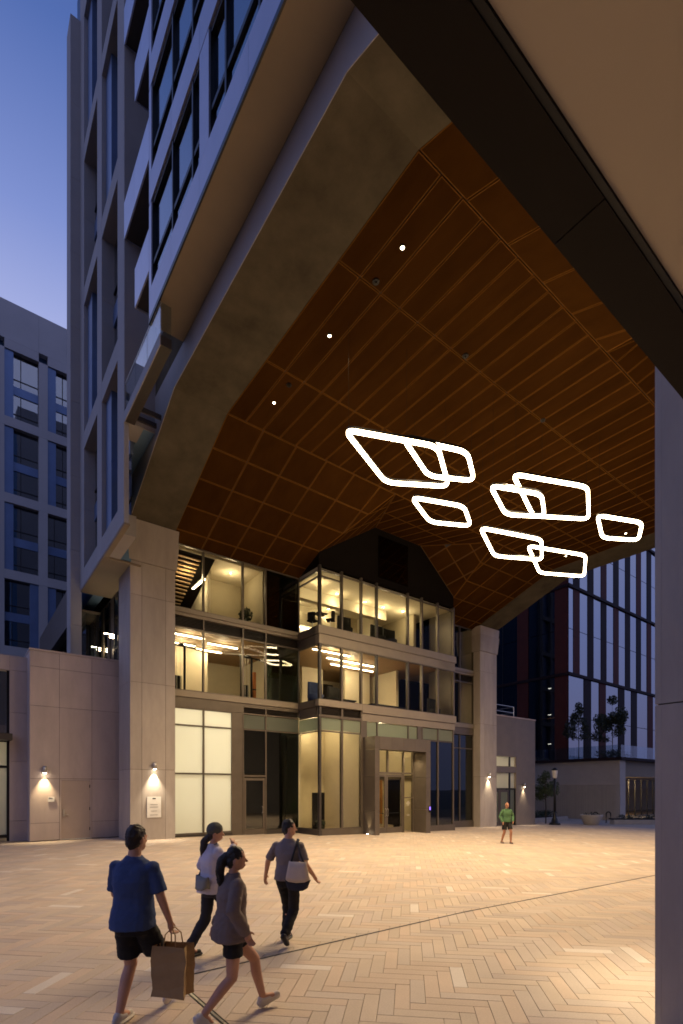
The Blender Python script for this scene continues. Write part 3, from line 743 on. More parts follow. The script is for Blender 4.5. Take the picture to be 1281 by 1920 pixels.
# balconies between the bay and the panel grid
for k, z in enumerate((17.55, 20.85, 24.15, 27.45, 30.75, 34.05)):
    yl = 16.9 if k % 2 == 0 else 18.19
    b = empty('balcony', (XO, 15.5, z), G)
    bx('slab', M['bronzedk'], b, XO+.05, 5.6, 15.41, yl-.02, z-.02, z+.2)
    bx('parapet_panel', M['parapet'], b, XO, XO+.045, 15.41, 15.41+(yl-15.41)*.55-.004, z-.06, z+1.18); bx('parapet_panel', M['parapet'], b, XO, XO+.045, 15.41+(yl-15.41)*.55+.004, yl, z-.06, z+1.18)
    bx('end_panel', M['parapet'], b, XO+.046, 5.6, yl-.04, yl, z-.06, z+1.18)
t = empty('terrace', (XO, 16, 14.6), G)
bx('slab_edge', M['tower'], t, XO, XO+.03, 14.4, 18.19, 14.58, 14.92); bx('slab', M['bronzedk'], t, XO+.031, 4.9, 14.42, 18.19, 14.62, 14.9)
for y in (17.5, 18.0): bx('bracket', M['bronzedk'], t, 4.9, 5.6, y-.03, y+.03, 14.70, 14.86)
for (a, b_) in ((14.45, 15.66), (15.7, 16.9), (16.94, 18.15)): bx('rail_glass', M['railglass'], t, XO+.03, XO+.045, a, b_, 14.95, 15.85)
bx('rail_cap', M['steel'], t, XO+.02, XO+.06, 14.45, 18.15, 15.85, 15.88); bx('end_glass', M['railglass'], t, XO+.06, 4.9, 14.45, 14.465, 14.95, 15.85)
# panel grid
TG = empty('panel_grid', (XO, 22, 11.2), G)
piers = [(18.2, 19.06), (21.5, 22.3), (24.95, 25.8)]
bz = [(11.2, 11.95), (17.28, 18.02), (23.7, 24.45), (30.1, 30.85), (36.6, 37.35), (43, 43.8)]
for (a, b_) in piers:
    zz = [11.2, 14.6, 18.02, 21.3, 24.45, 27.6, 30.85, 34, 37.35, 40.5, 43.8]
    for i in range(10): bx('pier_panel', M['tower'], TG, XO, XO+.16 if (i == 0 and a < 19) else 5.2, a, b_, zz[i]+.005, zz[i+1]-.005)
for i, (z0, z1) in enumerate(bz):
    for (a, b_) in ((19.062, 21.498), (22.302, 24.948)): bx('grid_band', M['tower'], TG, XO+.003, 5.2, a, b_, z0, z1)
for i in range(5):
    for q, (a, b_) in enumerate(((19.07, 21.49), (22.31, 24.94))):
        z0, z1 = bz[i][1], bz[i+1][0]
        w = empty('window', (XO+.4, (a+b_)/2, z0), TG)
        flip = (i+q) % 2 == 0
        pa, pb = (b_-.85, b_) if flip else (a, a+.85); ga, gb = (a, b_-.86) if flip else (a+.86, b_)
        for (u, v) in ((z0, (z0+z1)/2-.006), ((z0+z1)/2+.006, z1)): bx('blue_panel', M['bluepanel'], w, XO+.16 if flip else XO+.30, 5.15, pa, pb, u, v)
        zc = (z0+z1)/2
        bx('spandrel', M['bluepanel'], w, XO+.42, 5.1, ga, gb, zc-.45, zc+.25)
        for (u, v) in ((z0, zc-.45), (zc+.25, z1)):
            bx('glass_pane', M['glasssky'], w, XO+.47, XO+.48, ga, gb, u, v); bx('rail', M['black'], w, XO+.43, XO+.5, ga, gb, u+.6, u+.68)
            bx('mullion', M['black'], w, XO+.43, XO+.5, (ga+gb)/2-.03, (ga+gb)/2+.03, u, v)
bx('grid_backing', M['skytint'], TG, 5.16, 5.62, 18.2, 30, 14.62, 44); bx('grid_backing', M['skytint'], TG, 5.16, 5.62, 21.35, 30, 11.25, 14.61)
bx('grid_return', M['tower'], TG, XO+.004, 5.6, 18.16, 18.199, 14.62, 44)
bx('grid_soffit', M['soffit'], TG, XO+.02, 6.0, 21.32, 25.8, 11.14, 11.199); bx('grid_soffit', M['soffit'], TG, XO+.02, XO+.2, 18.21, 21.299, 11.14, 11.199)
# slender end fin
for z0, z1 in zip([-1, 6.2, 9.6, 13, 16.4, 19.8, 23.2, 26.6, 30, 33.4], [6.2, 9.6, 13, 16.4, 19.8, 23.2, 26.6, 30, 33.4, 37.4]):
    bx('end_fin_panel', M['tower'], G, 4.16, 4.62, 25.81, 26.75, z0+.006, z1-.006)
# recessed wall under the grid with tall windows
RW = empty('recessed_wall', (5.9, 25, 0), G)
bx('wall_body', M['bronze'], RW, 5.90, 6.1, 23.27, 30, -1, 11.14)
for (a, b_) in ((23.35, 24.1), (24.35, 25.1), (26.0, 26.9), (27.6, 28.6)):
    w = empty('window', (5.88, (a+b_)/2, 6.2), RW)
    bx('glass_pane', M['glasssky'], w, 5.86, 5.87, a, b_, 8.6, 10.9); bx('glass_pane', M['glasssky'], w, 5.86, 5.87, a, b_, 6.3, 8.5)
    for y in (a, b_): bx('mullion', M['black'], w, 5.84, 5.9, y-.03, y+.03, 6.2, 11)
    bx('rail', M['black'], w, 5.84, 5.9, a+.031, b_-.031, 8.5, 8.6)
# terrace lamps on that wall
for (y, z) in ((24.6, 9.0), (27.3, 9.0)):
    t = thing('terrace_lamp', 'glowing bar lamp on a post above the annex roof, ' + ('next to the tall column' if y < 25 else 'further behind the parapet'), 'lamp', (5.5, y, 7.7), 'terrace bar lamps')
    MB().box(5.46, 5.54, y-.04, y+.04, 7.5, z).build('post', M['steel'], t)
    MB().box(5.30, 5.75, y-.05, y+.05, z+.001, z+.07).build('bar_head', M['steel'], t)
    MB().box(5.32, 5.73, y-.06, y+.06, z+.071, z+.10).build('diffuser', E_TERR, t)
    MB().box(5.56, 5.73, y-.04, y+.04, z-.05, z-.001).build('diffuser', E_TERR, t)

# ------------------------------------------------------------------ low annex at the left
A = thing('annex', 'low pinkish panelled annex with service door and sconce beside the tall column', 'building', (3.6, 23.6, 0))
YA = 23.6
bx('wall_body', M['joint'], A, 2.38, 5.9, YA+.03, 30, -1, 7.66)
bx('parapet_cap', M['annex'], A, 2.33, 5.9, YA-.02, 30, 7.665, 7.74)
ax = [2.35, 3.40, 4.62, 5.85]; az = [-1, .72, 2.52, 5.45, 7.02, 7.66]
for i in range(3):
    for j in range(5):
        if i == 1 and j in (0, 1): continue
        bx('wall_panel', M['annex'], A, ax[i]+.005, ax[i+1]-.005, YA, YA+.04, az[j]+(.006 if j else 1.02), az[j+1]-.006)
bx('side_panel', M['annex'], A, 2.35, 2.379, YA+.041, 30, -1, 7.66)
bx('plinth', M['joint'], A, 2.36, 5.88, YA+.01, YA+.031, -.4, .03)
D = empty('door', (4.0, YA, 0), A)
bx('door_leaf', M['doorp'], D, 3.47, 4.55, YA+.015, YA+.05, .03, 2.44)
for a in ((3.41,3.465,.0,2.51),(4.555,4.61,.0,2.51)): bx('door_frame', M['annex'], D, a[0], a[1], YA-.015, YA+.05, a[2], a[3])
bx('door_frame', M['annex'], D, 3.466, 4.554, YA-.015, YA+.05, 2.45, 2.51)
bx('sill', M['white'], D, 3.466, 4.554, YA-.02, YA+.05, .004, .025)
MB().box(3.52,3.60,YA-.02,YA+.014,.96,1.25).box(3.56,3.72,YA-.05,YA-.03,1.02,1.05).build('lever_handle', M['steel'], D)
for z in (.35, 1.2, 2.15): bx('hinge', M['bronzedk'], D, 4.52, 4.56, YA-.005, YA+.016, z, z+.13)
s = tag(bx('wall_plaque', M['white'], None, 2.99, 3.22, YA-.03, YA-.002, 1.58, 1.78), 'small pale plaque beside the annex service door', 'sign')
MB().box(3.01,3.15,YA-.034,YA-.031,1.715,1.74).build('lettering', M['joint'], s)
# storefront bay set back at the far left
SF = thing('storefront', 'set back storefront with dark frame and frosted lit panes beside the annex', 'storefront', (1.5, 24.5, 0))
YS = 24.4
for i, (a, b_) in enumerate(((-.999, .6), (1.74, 2.35))):
    if i == 0: continue
    for (z0, z1) in ((-1, .8), (.812, 3.2), (3.212, 5.2), (5.212, 6.9), (6.912, 7.5)): bx('wall_panel', M['annex'], SF, a, b_, YS, YS+.4, z0, z1)
bx('parapet_band', M['annex'], SF, -4, 1.735, YS, YS+.4, 6.9, 7.5); bx('side_pier', M['annex'], SF, -4.6, -4.01, YS, YS+.4, -1, 7.5)
bx('canopy_bar', M['bronzedk'], SF, -4, 1.8, YS-.5, YS+.3, 4.05, 4.3)
bx('backing', M['darkwall'], SF, -4, 1.73, YS+2.4, YS+2.6, -1, 6.9); bx('roof_slab', M['joint'], SF, -4, 2.3, YS+.4, 30, 6.9, 7.3)
for k in range(4):
    x1 = 1.70 - k*1.4; x0 = x1-1.36
    bx('frosted_pane', M['frost'], SF, x0+.04, x1-.05, YS+.21, YS+.222, .25, 2.95); bx('frosted_pane', M['frost'], SF, x0+.04, x1-.05, YS+.21, YS+.222, 3.05, 4.0); bx('glass_pane', M['glasssky'], SF, x0+.04, x1-.05, YS+.21, YS+.222, 4.35, 6.85)
    bx('mullion', M['black'], SF, x1-.05, x1+.04, YS+.15, YS+.28, -.2, 6.9)
bx('rail', M['black'], SF, -4, 1.7, YS+.16, YS+.27, 2.96, 3.04); bx('rail', M['black'], SF, -4, 1.7, YS+.16, YS+.27, .12, .24)
for x in (.9, -.6): dl(x, YS+1.2, 3.9, 'warm lamp inside the set back storefront', 'storefront lamps', E_LIN, .1, 60, 150, (1,.85,.6))

# ------------------------------------------------------------------ low annex at the right of the gateway
B = thing('annex', 'low dark brown annex with glazed door right of the gateway column', 'building', (32, 22, gz(32)))
Y2 = 22.0; zt = 7.30
bx('wall_body', M['annexdark'], B, 29.6, 29.95, Y2, 23.2, -1.5, zt); 
bx('wall_panel', M['annexdark'], B, 29.95, 33.0, Y2, Y2+.3, 4.42, zt); bx('wall_panel', M['annexdark'], B, 29.95, 33.0, Y2+.02, Y2+.3, 3.25, 3.70)
bx('wall_panel', M['annexdark'], B, 33.0, 35.5, Y2, Y2+.3, 2.4, zt); bx('wall_panel', M['annexdark'], B, 33.0, 35.5, Y2, Y2+.3, -1.5, 2.388)
bx('side_wall', M['annexdark'], B, 35.2, 35.5, Y2+.301, 34, -1.5, zt); bx('parapet_cap', M['annex'], B, 29.8, 35.54, Y2-.04, 34, zt+.002, zt+.08)
bx('roof', M['joint'], B, 29.8, 35.2, Y2+.3, 34, 6.9, 7.1)
bx('rear_wall', M['cream'], B, 29.95, 35.2, 24.4, 24.5, -1.5, 6.9)
gb = gz(31)
for (z0, z1) in ((3.72, 4.40), (2.12, 3.23)):
    bx('frosted_pane', M['frost'], B, 30.0, 32.2, Y2+.1, Y2+.112, z0, z1); bx('frosted_pane', M['frost'], B, 32.35, 32.9, Y2+.1, Y2+.112, z0, z1)
    bx('mullion', M['black'], B, 32.2, 32.35, Y2+.04, Y2+.16, z0, z1)
bx('transom', M['black'], B, 29.95, 33, Y2+.04, Y2+.17, 2.02, 2.10)
bx('frosted_pane', M['frostgr'], B, 32.35, 32.9, Y2+.1, Y2+.112, gb+.2, 2.0); bx('mullion', M['black'], B, 32.2, 32.34, Y2+.04, Y2+.16, -1, 2.0); bx('mullion', M['black'], B, 32.9, 33, Y2+.04, Y2+.16, -1, 2.0)
for (a, b_) in ((29.98, 31.06), (31.10, 32.18)):
    dd = empty('door', ((a+b_)/2, Y2+.1, gb), B)
    for q in ((a, a+.13), (b_-.13, b_)): bx('stile', M['bronze'], dd, q[0], q[1], Y2+.06, Y2+.13, gb-.05, 2.0)
    bx('rail', M['bronze'], dd, a+.131, b_-.131, Y2+.06, Y2+.13, gb-.05, gb+.25); bx('rail', M['bronze'], dd, a+.131, b_-.131, Y2+.06, Y2+.13, 1.85, 2.0)
    bx('frosted_pane', M['frostgr'], dd, a+.131, b_-.131, Y2+.09, Y2+.10, gb+.25, 1.85)
dl(31, 23.2, 4.7, 'warm lamp inside the dark brown annex', None, E_LIN, .1, 60, 160, (1,.85,.6)); 
dl(31.2, 23.4, 6.6, 'second warm lamp higher inside the dark brown annex', None, E_LIN, .1, 60, 160, (1,.85,.6))
rr = thing('roof_rail', 'small steel roof hatch railing on the dark brown annex', 'railing', (32.5, 23.5, zt))
for (x, y) in ((31.2,22.6),(33.6,22.6),(31.2,24.2),(33.6,24.2)): MB().tube([(x,y,zt),(x,y,zt+.95)], .025, 6).build('post', M['steel'], rr)
for z in (zt+.5, zt+.95): MB().tube([(31.2,22.6,z),(33.6,22.6,z),(33.6,24.2,z),(31.2,24.2,z),(31.2,22.6,z)], .022, 6).build('rail', M['steel'], rr)

# ------------------------------------------------------------------ wall sconces (own light in each)
def sconce(x, y, z, label, face=-1, power=34, col=(1,.80,.52)):
    t = thing('wall_sconce', label, 'sconce', (x, y, z))
    yy = y + face*.13
    MB().lathe([(.068, z-.13), (.068, z+.14)], (x, yy), 16).build('canister', M['steel'], t, True)
    MB().box(x-.04, x+.04, min(y, yy), max(y, yy), z-.04, z+.05).build('bracket', M['steel'], t)
    MB().lathe([(.060, z-.142), (.060, z-.132)], (x, yy), 14).build('lens', E_SCON, t)
    spot('sconce_beam', (x, yy, z-.16), (x, yy-face*.045, z-3), power, 72, col, .9, .03, t)
sconce(2.86, YA, 2.88, 'steel can sconce glowing above the small plaque on the pinkish annex', power=300, col=(1,.76,.42))
sconce(6.53, YC, 3.05, 'steel can sconce glowing above the white notice on the tall column', power=420, col=(1,.84,.60))
sconce(28.85, YC, 3.02, 'steel can sconce glowing on the column beside the dark brown annex', power=260)
sconce(33.9, Y2, 2.35, 'steel can sconce glowing on the dark brown annex wall', power=200)
sconce(6.1, 1.93, 3.0, 'steel can sconce on the rear of the big pillar by the canopy', face=1, power=330, col=(1,.82,.54))
# notice on the column
s = tag(bx('wall_notice', M['white'], None, 6.25, 6.82, YC-.035, YC-.002, .92, 1.78), 'white notice board with small lines of text on the tall column', 'sign')
for (x0, x1, z) in ((6.47, 6.60, 1.68), (6.38, 6.68, 1.45), (6.36, 6.70, 1.34), (6.40, 6.66, 1.18), (6.36, 6.68, 1.02)): bx('text_line', M['joint'], s, x0, x1, YC-.0375, YC-.0355, z, z+(.05 if z > 1.6 else .014))
# intercom and uplight at the portal
ic = tag(bx('intercom', M['black'], None, 20.60, 20.73, YP-.04, YP-.002, .80, 1.14), 'intercom with glowing purple screen on the entrance portal jamb', 'intercom')
bx('screen', E_SCREEN, ic, 20.615, 20.715, YP-.044, YP-.041, .93, 1.11)
ul = thing('ground_uplight', 'small ground uplight grazing the side of the entrance portal', 'uplight', (16.55, 19.6, gz(16.6)))
MB().lathe([(.07, gz(16.6)), (.07, gz(16.6)+.03)], (16.60, 19.62), 14).build('trim_ring', M['black'], ul)
MB().lathe([(.05, gz(16.6)+.031), (.05, gz(16.6)+.036)], (16.60, 19.62), 14).build('lens', E_SCON, ul)
spot('uplight_beam', (16.60, 19.62, gz(16.6)+.05), (16.68, 19.66, 2.5), 90, 50, (1,.76,.42), .8, .02, ul)
# ------------------------------------------------------------------ ceiling downlights of the gateway
for k, (x, y) in enumerate(((8.45, 8.7), (8.45, 11.65), (8.45, 14.8))):
    dl(x, y, 14.985, 'lit warm downlight in the wood ceiling ' + ('close to the dark canopy edge', 'midway along the concrete arch', 'close to the folded panels by the facade')[k], 'lit downlights along the concrete arch', E_DOT, .05, 1500, 80, (1,.74,.42))
for (x, y) in ((26.9, 8.7), (26.9, 11.65), (26.9, 14.8)):
    dl(x, y, 14.985, 'lit warm downlight in the wood gateway ceiling over the far arch', 'lit downlights along the far arch', E_DOT, .05, 1500, 80, (1,.74,.42))
for (px, py) in ((705, 528), (873, 667), (1018, 788), (542, 722)):
    q = pxz(px, py, 14.985)
    t = thing('sprinkler_cap', 'small dark round cap in the wood gateway ceiling', 'ceiling cap', q, 'dark caps in the wood ceiling')
    MB().lathe([(.085, 14.965), (.085, 14.999)], (q.x, q.y), 16).build('cap_disc', M['black'], t); MB().lathe([(.03, 14.93), (.03, 14.964)], (q.x, q.y), 10).build('nozzle', M['black'], t)
# ------------------------------------------------------------------ ring pendants
def ring(label, pts, z, w=.052, h=.095, rc=.36):
    P = [pxz(600+u/1.881, 760+v/1.881, z) for (u, v) in pts]
    n = len(P); path = []
    for i in range(n):
        a, b_, c = P[i-1], P[i], P[(i+1) % n]
        u = (a-b_); v = (c-b_); t = min(rc, u.length*.42, v.length*.42); u.normalize(); v.normalize()
        s, e = b_+u*t, b_+v*t
        for k in range(9):
            q = k/8; path.append(s*(1-q)**2 + b_*2*q*(1-q) + e*q*q)
    c = sum(path, Vector())/len(path)
    t = thing('ring_pendant', label, 'pendant light', (c.x, c.y, z), 'glowing ring pendants under the wood ceiling')
    def sweep(prof, name, m):
        vs, fs = [], []; k = len(path); r = len(prof)
        for i in range(k):
            tg = (path[(i+1) % k]-path[i-1]).normalized(); nn = Vector((-tg.y, tg.x, 0))
            for (o_, zz) in prof: vs.append(path[i] + nn*o_ + Vector((0,0,zz)))
        for i in range(k):
            for j in range(r): fs.append((i*r+j, i*r+(j+1) % r, ((i+1) % k)*r+(j+1) % r, ((i+1) % k)*r+j))
        return MB().add(vs, fs).build(name, m, t)
    sweep([(-w,.0),(-w,-h*.7),(-w*.6,-h),(w*.6,-h),(w,-h*.7),(w,.0)], 'diffuser', E_RING)
    sweep([(-w*1.03,.003),(-w*1.03,.07),(w*1.03,.07),(w*1.03,.003)], 'housing', M['black'])
    for i in (4, 16, 27): spot('ring_beam', path[i]-Vector((0,0,h+.02)), path[i]-Vector((0,0,5)), 480, 168, (1,.73,.42), 1.0, 0.0, t)
    for i in (4, 4+9*(n//2)):
        q = path[i]; MB().tube([(q.x, q.y, z+.07), (q.x, q.y, ZC+.02)], .004, 5).build('suspension_cable', M['steelcab'], t)
ring('large glowing ring pendant near the lit downlights, overlapped by a smaller ring', [(85,80),(415,140),(455,282),(232,268)], 12.0)
ring('glowing ring pendant crossing the largest ring next to the lit downlights', [(292,110),(520,160),(545,262),(382,245)], 12.35)
ring('glowing ring pendant hanging alone between the bay peak and the largest ring', [(322,320),(508,352),(533,422),(388,408)], 12.2)
ring('glowing ring pendant overlapped by the broad squarish ring', [(600,278),(782,310),(793,388),(655,382)], 12.0)
ring('broad squarish glowing ring pendant overlapping a slimmer ring', [(680,238),(945,284),(948,398),(752,386)], 12.35)
ring('small glowing ring pendant hanging apart towards the big pillar', [(978,384),(1137,410),(1124,472),(996,464)], 12.1)
ring('glowing ring pendant interlinked with a ring under the far arch', [(565,428),(782,470),(783,542),(615,528)], 12.0)
ring('glowing ring pendant closest to the far arch, interlinked with another', [(733,492),(938,526),(932,600),(775,588)], 12.3)

# ------------------------------------------------------------------ near canopy above the viewer
K = thing('canopy', 'dark metal edged canopy with plain beige soffit reaching to the big pillar', 'canopy', (0, -1.6, 4.2))
bx('edge_channel', M['canopyedge'], K, -7, 1.795, .848, 1.035, 4.2, 4.5); bx('edge_channel', M['canopyedge'], K, 1.80, 5.02, .848, 1.035, 4.2, 4.5)
bx('shadow_gap', M['black'], K, -7, 5.02, .826, .847, 4.205, 4.49)
bx('soffit_board', M['canopysoffit'], K, -7, 5.02, -2.4, .824, 4.215, 4.45)
bx('rear_wall', M['annex'], K, -7, 5.02, -2.8, -2.41, -1, 7.5)
N = thing('sky_blocking_wing', 'unseen tall concrete wing added behind the canopy to block the sky', 'building', (0, -8, 0))  # unseen mass behind the camera, added to shut out low sky light
bx('wing_body', M['tower'], N, -12, 29.8, -18, -2.81, -1, 38)

# ------------------------------------------------------------------ wing with the panel grid at the far left
W = thing('apartment_wing', 'pale panel grid apartment block with dusk lit windows beyond the annex', 'building', (4, 49, 0))
YW = 49.0
x0w = 3.14 - 3*3.05; cols_ = [x0w + 3.05*k for k in range(7)]
rowz = [0.4, 6.65, 12.9, 19.1, 25.3, 31.5, 37.75]
bx('rear_mass', M['skytint'], W, -7, 20, YW+.7, YW+14, -1, 41)
for k in range(8):
    xa = cols_[0] - .65 + 3.05*k
    for i in range(6): bx('pier_panel', M['blockw'], W, xa, xa+.648, YW, YW+.6, rowz[i]+.005, rowz[i+1]-.005)
for i in range(7):
    for k in range(7): bx('grid_band', M['blockw'], W, cols_[k], cols_[k]+2.398, YW+.003, YW+.6, rowz[i], rowz[i]+.75)
for k in range(8): bx('parapet_panel', M['blockw'], W, cols_[0]-.65+3.05*k+.004, cols_[0]-.65+3.05*(k+1)-.004, YW, YW+.5, 38.505, 41.6)
for i in range(6):
    for k in range(7):
        a, b_ = cols_[k], cols_[k]+2.396; z0, z1 = rowz[i]+.75, rowz[i+1]
        if k not in (2, 3, 4): 
            bx('blue_panel', M['bluepanel'], W, a, b_, YW+.5, YW+.6, z0, z1); continue
        w = empty('window', ((a+b_)/2, YW+.3, z0), W)
        left = (i + k) % 2 == 0 or i > 3
        pa, pb = (a, a+.62) if left else (b_-.62, b_); ga, gb_ = (a+.622, b_) if left else (a, b_-.622)
        bx('blue_panel', M['bluepanel'], w, pa, pb, YW+.12, YW+.6, z0, z1)
        zc = (z0+z1)/2
        bx('spandrel', M['bluepanel'], w, ga, gb_, YW+.34, YW+.6, zc-.6, zc+.1)
        for q, (u, v) in enumerate(((z0, zc-.6), (zc+.1, z1))):
            bx('glass_pane', M['glasssky'], w, ga, gb_, YW+.42, YW+.43, u, v)
            bx('mullion', M['black'], w, ga+.5, ga+.56, YW+.38, YW+.46, u, v); bx('rail', M['black'], w, ga, gb_, YW+.38, YW+.46, u+.55, u+.62)
            if i == 2 and k == 4 and q == 0:
                bx('lit_blind', emis('lit_blind', (1,.82,.36), .55), w, ga, gb_, YW+.5, YW+.51, u, v)
# dark roof with slanted glazed gable in front of that wing
r = thing('link_block', 'dark metal clad link block with glazed base behind the slender end fin', 'building', (4.6, 33, 7.6))
for k in range(5): bx('fascia_panel', M['bronze'], r, 4.6, 4.75, 26.8+k*2.7, 26.8+k*2.7+2.69, 10.5, 12.4)
bx('soffit', M['soffit'], r, 4.76, 5.6, 26.8, 40.3, 10.6, 10.7); bx('body', M['darkwall'], r, 5.62, 9, 30.05, 40.3, 6, 12.3)
for k in range(9):
    bx('glass_pane', M['glasssky'], r, 5.57, 5.02, 27.0+k*1.4, 28.36+k*1.4, 7.6, 10.6); bx('mullion', M['black'], r, 5.5, 5.6, 26.95+k*1.4, 27.0+k*1.4, 7.6, 10.6)
bx('flat_roof', M['bronzedk'], r, -5, 5.5, 30.01, 46, 7.6, 8.5)

# ------------------------------------------------------------------ glass office tower and its podium at the right
O = thing('office_tower', 'dark glass office tower with rust red vertical panels beyond the plaza', 'building', (48.1, 26.2, 4.8))
OX, OY = 48.1, 26.2
bx('core', M['rustdk'], O, OX+.8, 100, OY+.8, 75, 4.6, 49)
obz = [4.83, 13.57, 22.3, 31.0, 39.7, 48.4]
for i in range(5):
    z0, z1 = obz[i], obz[i+1]
    bx('floor_band', M['rustdk'], O, OX-.15, 100, OY-.15, OY+.4, z1-.28, z1); bx('floor_band', M['rustdk'], O, OX-.15, OX+.4, OY+.401, 75, z1-.28, z1)
    zm = (z0+z1)/2
    x = OX + .1; q = 0
    while x < 82:
        wg = 1.62 if i else (2.9 if q % 2 == 0 else 1.7); wr = 1.22 if i else 1.5
        if q == 0 and i: wg = .85
        for (u, v) in ((z0, zm-.03), (zm+.03, z1-.29)):
            bx('glass_pane', M['office'], O, x, x+wg, OY+.02, OY+.05, u, v)
        bx('fin_panel', M['rust'] if (q+i) % 3 == 1 else M['rustdk'], O, x+wg, x+wg+wr, OY-.02, OY+.3, z0, z1-.29)
        x += wg+wr; q += 1
    y = OY + .1; q = 0
    while y < 62:
        wr = 1.3; wg = 3.0 + .6*(q % 2)
        bx('fin_panel', M['rust'], O, OX-.06, OX+.3, y, y+wr, z0, z1-.29)
        for (u, v) in ((z0, zm-.03), (zm+.03, z1-.29)): bx('glass_pane', M['officedk'], O, OX+.02, OX+.05, y+wr, y+wr+wg, u, v)
        bx('glazing_bar', M['black'], O, OX-.03, OX+.02, y+wr+wg*.5, y+wr+wg*.5+.06, z0, z1-.29)
        y += wg+wr; q += 1
for z in (6.6, 9.6, 12.3):
    t = thing('office_lamp', 'small white ceiling lamp inside the shaded office tower side', 'lamp', (OX+.5, 28.4, z), 'office lamps')
    bx('lens', E_WARM, t, OX+.35, OX+.5, 28.3, 28.55, z, z+.07); bx('housing', M['white'], t, OX+.33, OX+.52, 28.28, 28.57, z+.071, z+.12)
Pd = thing('podium', 'low pale ribbed podium with shop window and roof deck under the office tower', 'building', (46.9, 20.8, -.8))
PX, PY, PZ = 46.9, 20.8, 4.62
bx('deck_slab', M['rustdk'], Pd, PX-.25, 100, PY-.25, 80, PZ, PZ+.25)
bx('wall_upper', M['podium'], Pd, PX, PX+.4, PY, 40, 2.4, PZ-.002)
bx('wall_lower', M['podium'], Pd, PX+.05, PX+.4, PY, 34.4, -1.2, 2.395)
for k in range(66): bx('wall_rib', M['podium'], Pd, PX-.01, PX+.049, PY+.5+k*.205, PY+.5+k*.205+.10, -1.0, 2.39)
bx('corner_pier', M['podium'], Pd, PX+.401, PX+1.1, PY, PY+.4, -1.2, PZ-.002)
bx('shop_soffit', M['soffit'], Pd, PX+1.1, 80, PY+.3, PY+3.0, 3.15, PZ-.005)
bx('shop_fascia', M['podium'], Pd, PX+1.1, 80, PY+2.6, PY+3.0, 3.0, 3.149)
bx('shop_rear', M['ceilwood'], Pd, PX+1.1, 80, PY+8, PY+8.2, -1, 3.2); bx('shop_floor', M['floor'], Pd, PX+.41, 80, PY+3.0, PY+8, -1.1, -.72)
for k in range(10):
    x = PX+1.1+k*1.5
    bx('shop_mullion', M['black'], Pd, x, x+.09, PY+2.9, PY+3.0, -.8, 3.0); bx('shop_pane', M['glass'], Pd, x+.09, x+1.5, PY+2.95, PY+2.96, -.75, 3.0)
bx('window_opening', M['creamdim'], Pd, PX-.02, PX+.04, 34.6, 39.5, -.3, 2.2); bx('window_frame', M['bronzedk'], Pd, PX-.08, PX-.021, 34.9, 35.2, -.3, 2.35); bx('window_frame', M['bronzedk'], Pd, PX-.08, PX-.021, 34.2, 40, 1.5, 1.7)
bx('awning', M['bronzedk'], Pd, PX-.9, PX-.05, 34.2, 40, 2.3, 3.4)
for k in range(9):
    bx('deck_rail_glass', M['railglass'], Pd, PX+k*2.4, PX+k*2.4+2.36, PY-.1, PY-.085, PZ+.25, PZ+1.35)
    bx('deck_rail_glass', M['railglass'], Pd, PX-.1, PX-.085, PY+k*2.0, PY+k*2.0+1.96, PZ+.25, PZ+1.35)
random.seed(5)
for k in range(16):
    x = PX+1.6+random.random()*9; y = PY+3.6+random.random()*4; z = random.uniform(.2, 2.4)
    t = thing('shop_lamp', 'small warm bulb glowing inside the podium shop', 'lamp', (x, y, z), 'shop bulbs')
    MB().lathe([(.01, z+.12), (.05, z+.05), (.065, z), (.03, z-.06)], (x, y), 8).build('bulb', emis('shop_bulb', (1,.62,.28), 30) if k == 0 else bpy.data.materials['shop_bulb'], t)
    MB().tube([(x,y,z+.1),(x,y,3.2)], .006, 4).build('cord', M['black'], t)
for k in range(2):
    x = PX+2.4+k*3.4
    t = thing('shelf_unit', 'dark display shelf standing inside the podium shop', 'shelf', (x, PY+5, -.72), 'shop shelves')
    for z in (-.5, .1, .7, 1.3, 1.9): bx('shelf_board', M['ceilwood'], t, x, x+2.4, PY+4.8, PY+5.2, z, z+.05)
    for q in (x, x+1.2, x+2.4): bx('upright', M['black'], t, q-.03, q+.03, PY+4.8, PY+5.2, -.72, 2.2)
shopspot = bpy.data.lights.new('shop_fill', 'POINT'); shopspot.energy = 1100; shopspot.color = (1,.68,.36); shopspot.shadow_soft_size = .2
so = bpy.data.objects.new('shop_fill', shopspot); COL.objects.link(so); so.location = (PX+5, PY+4.6, 2.6); put(so, Pd)
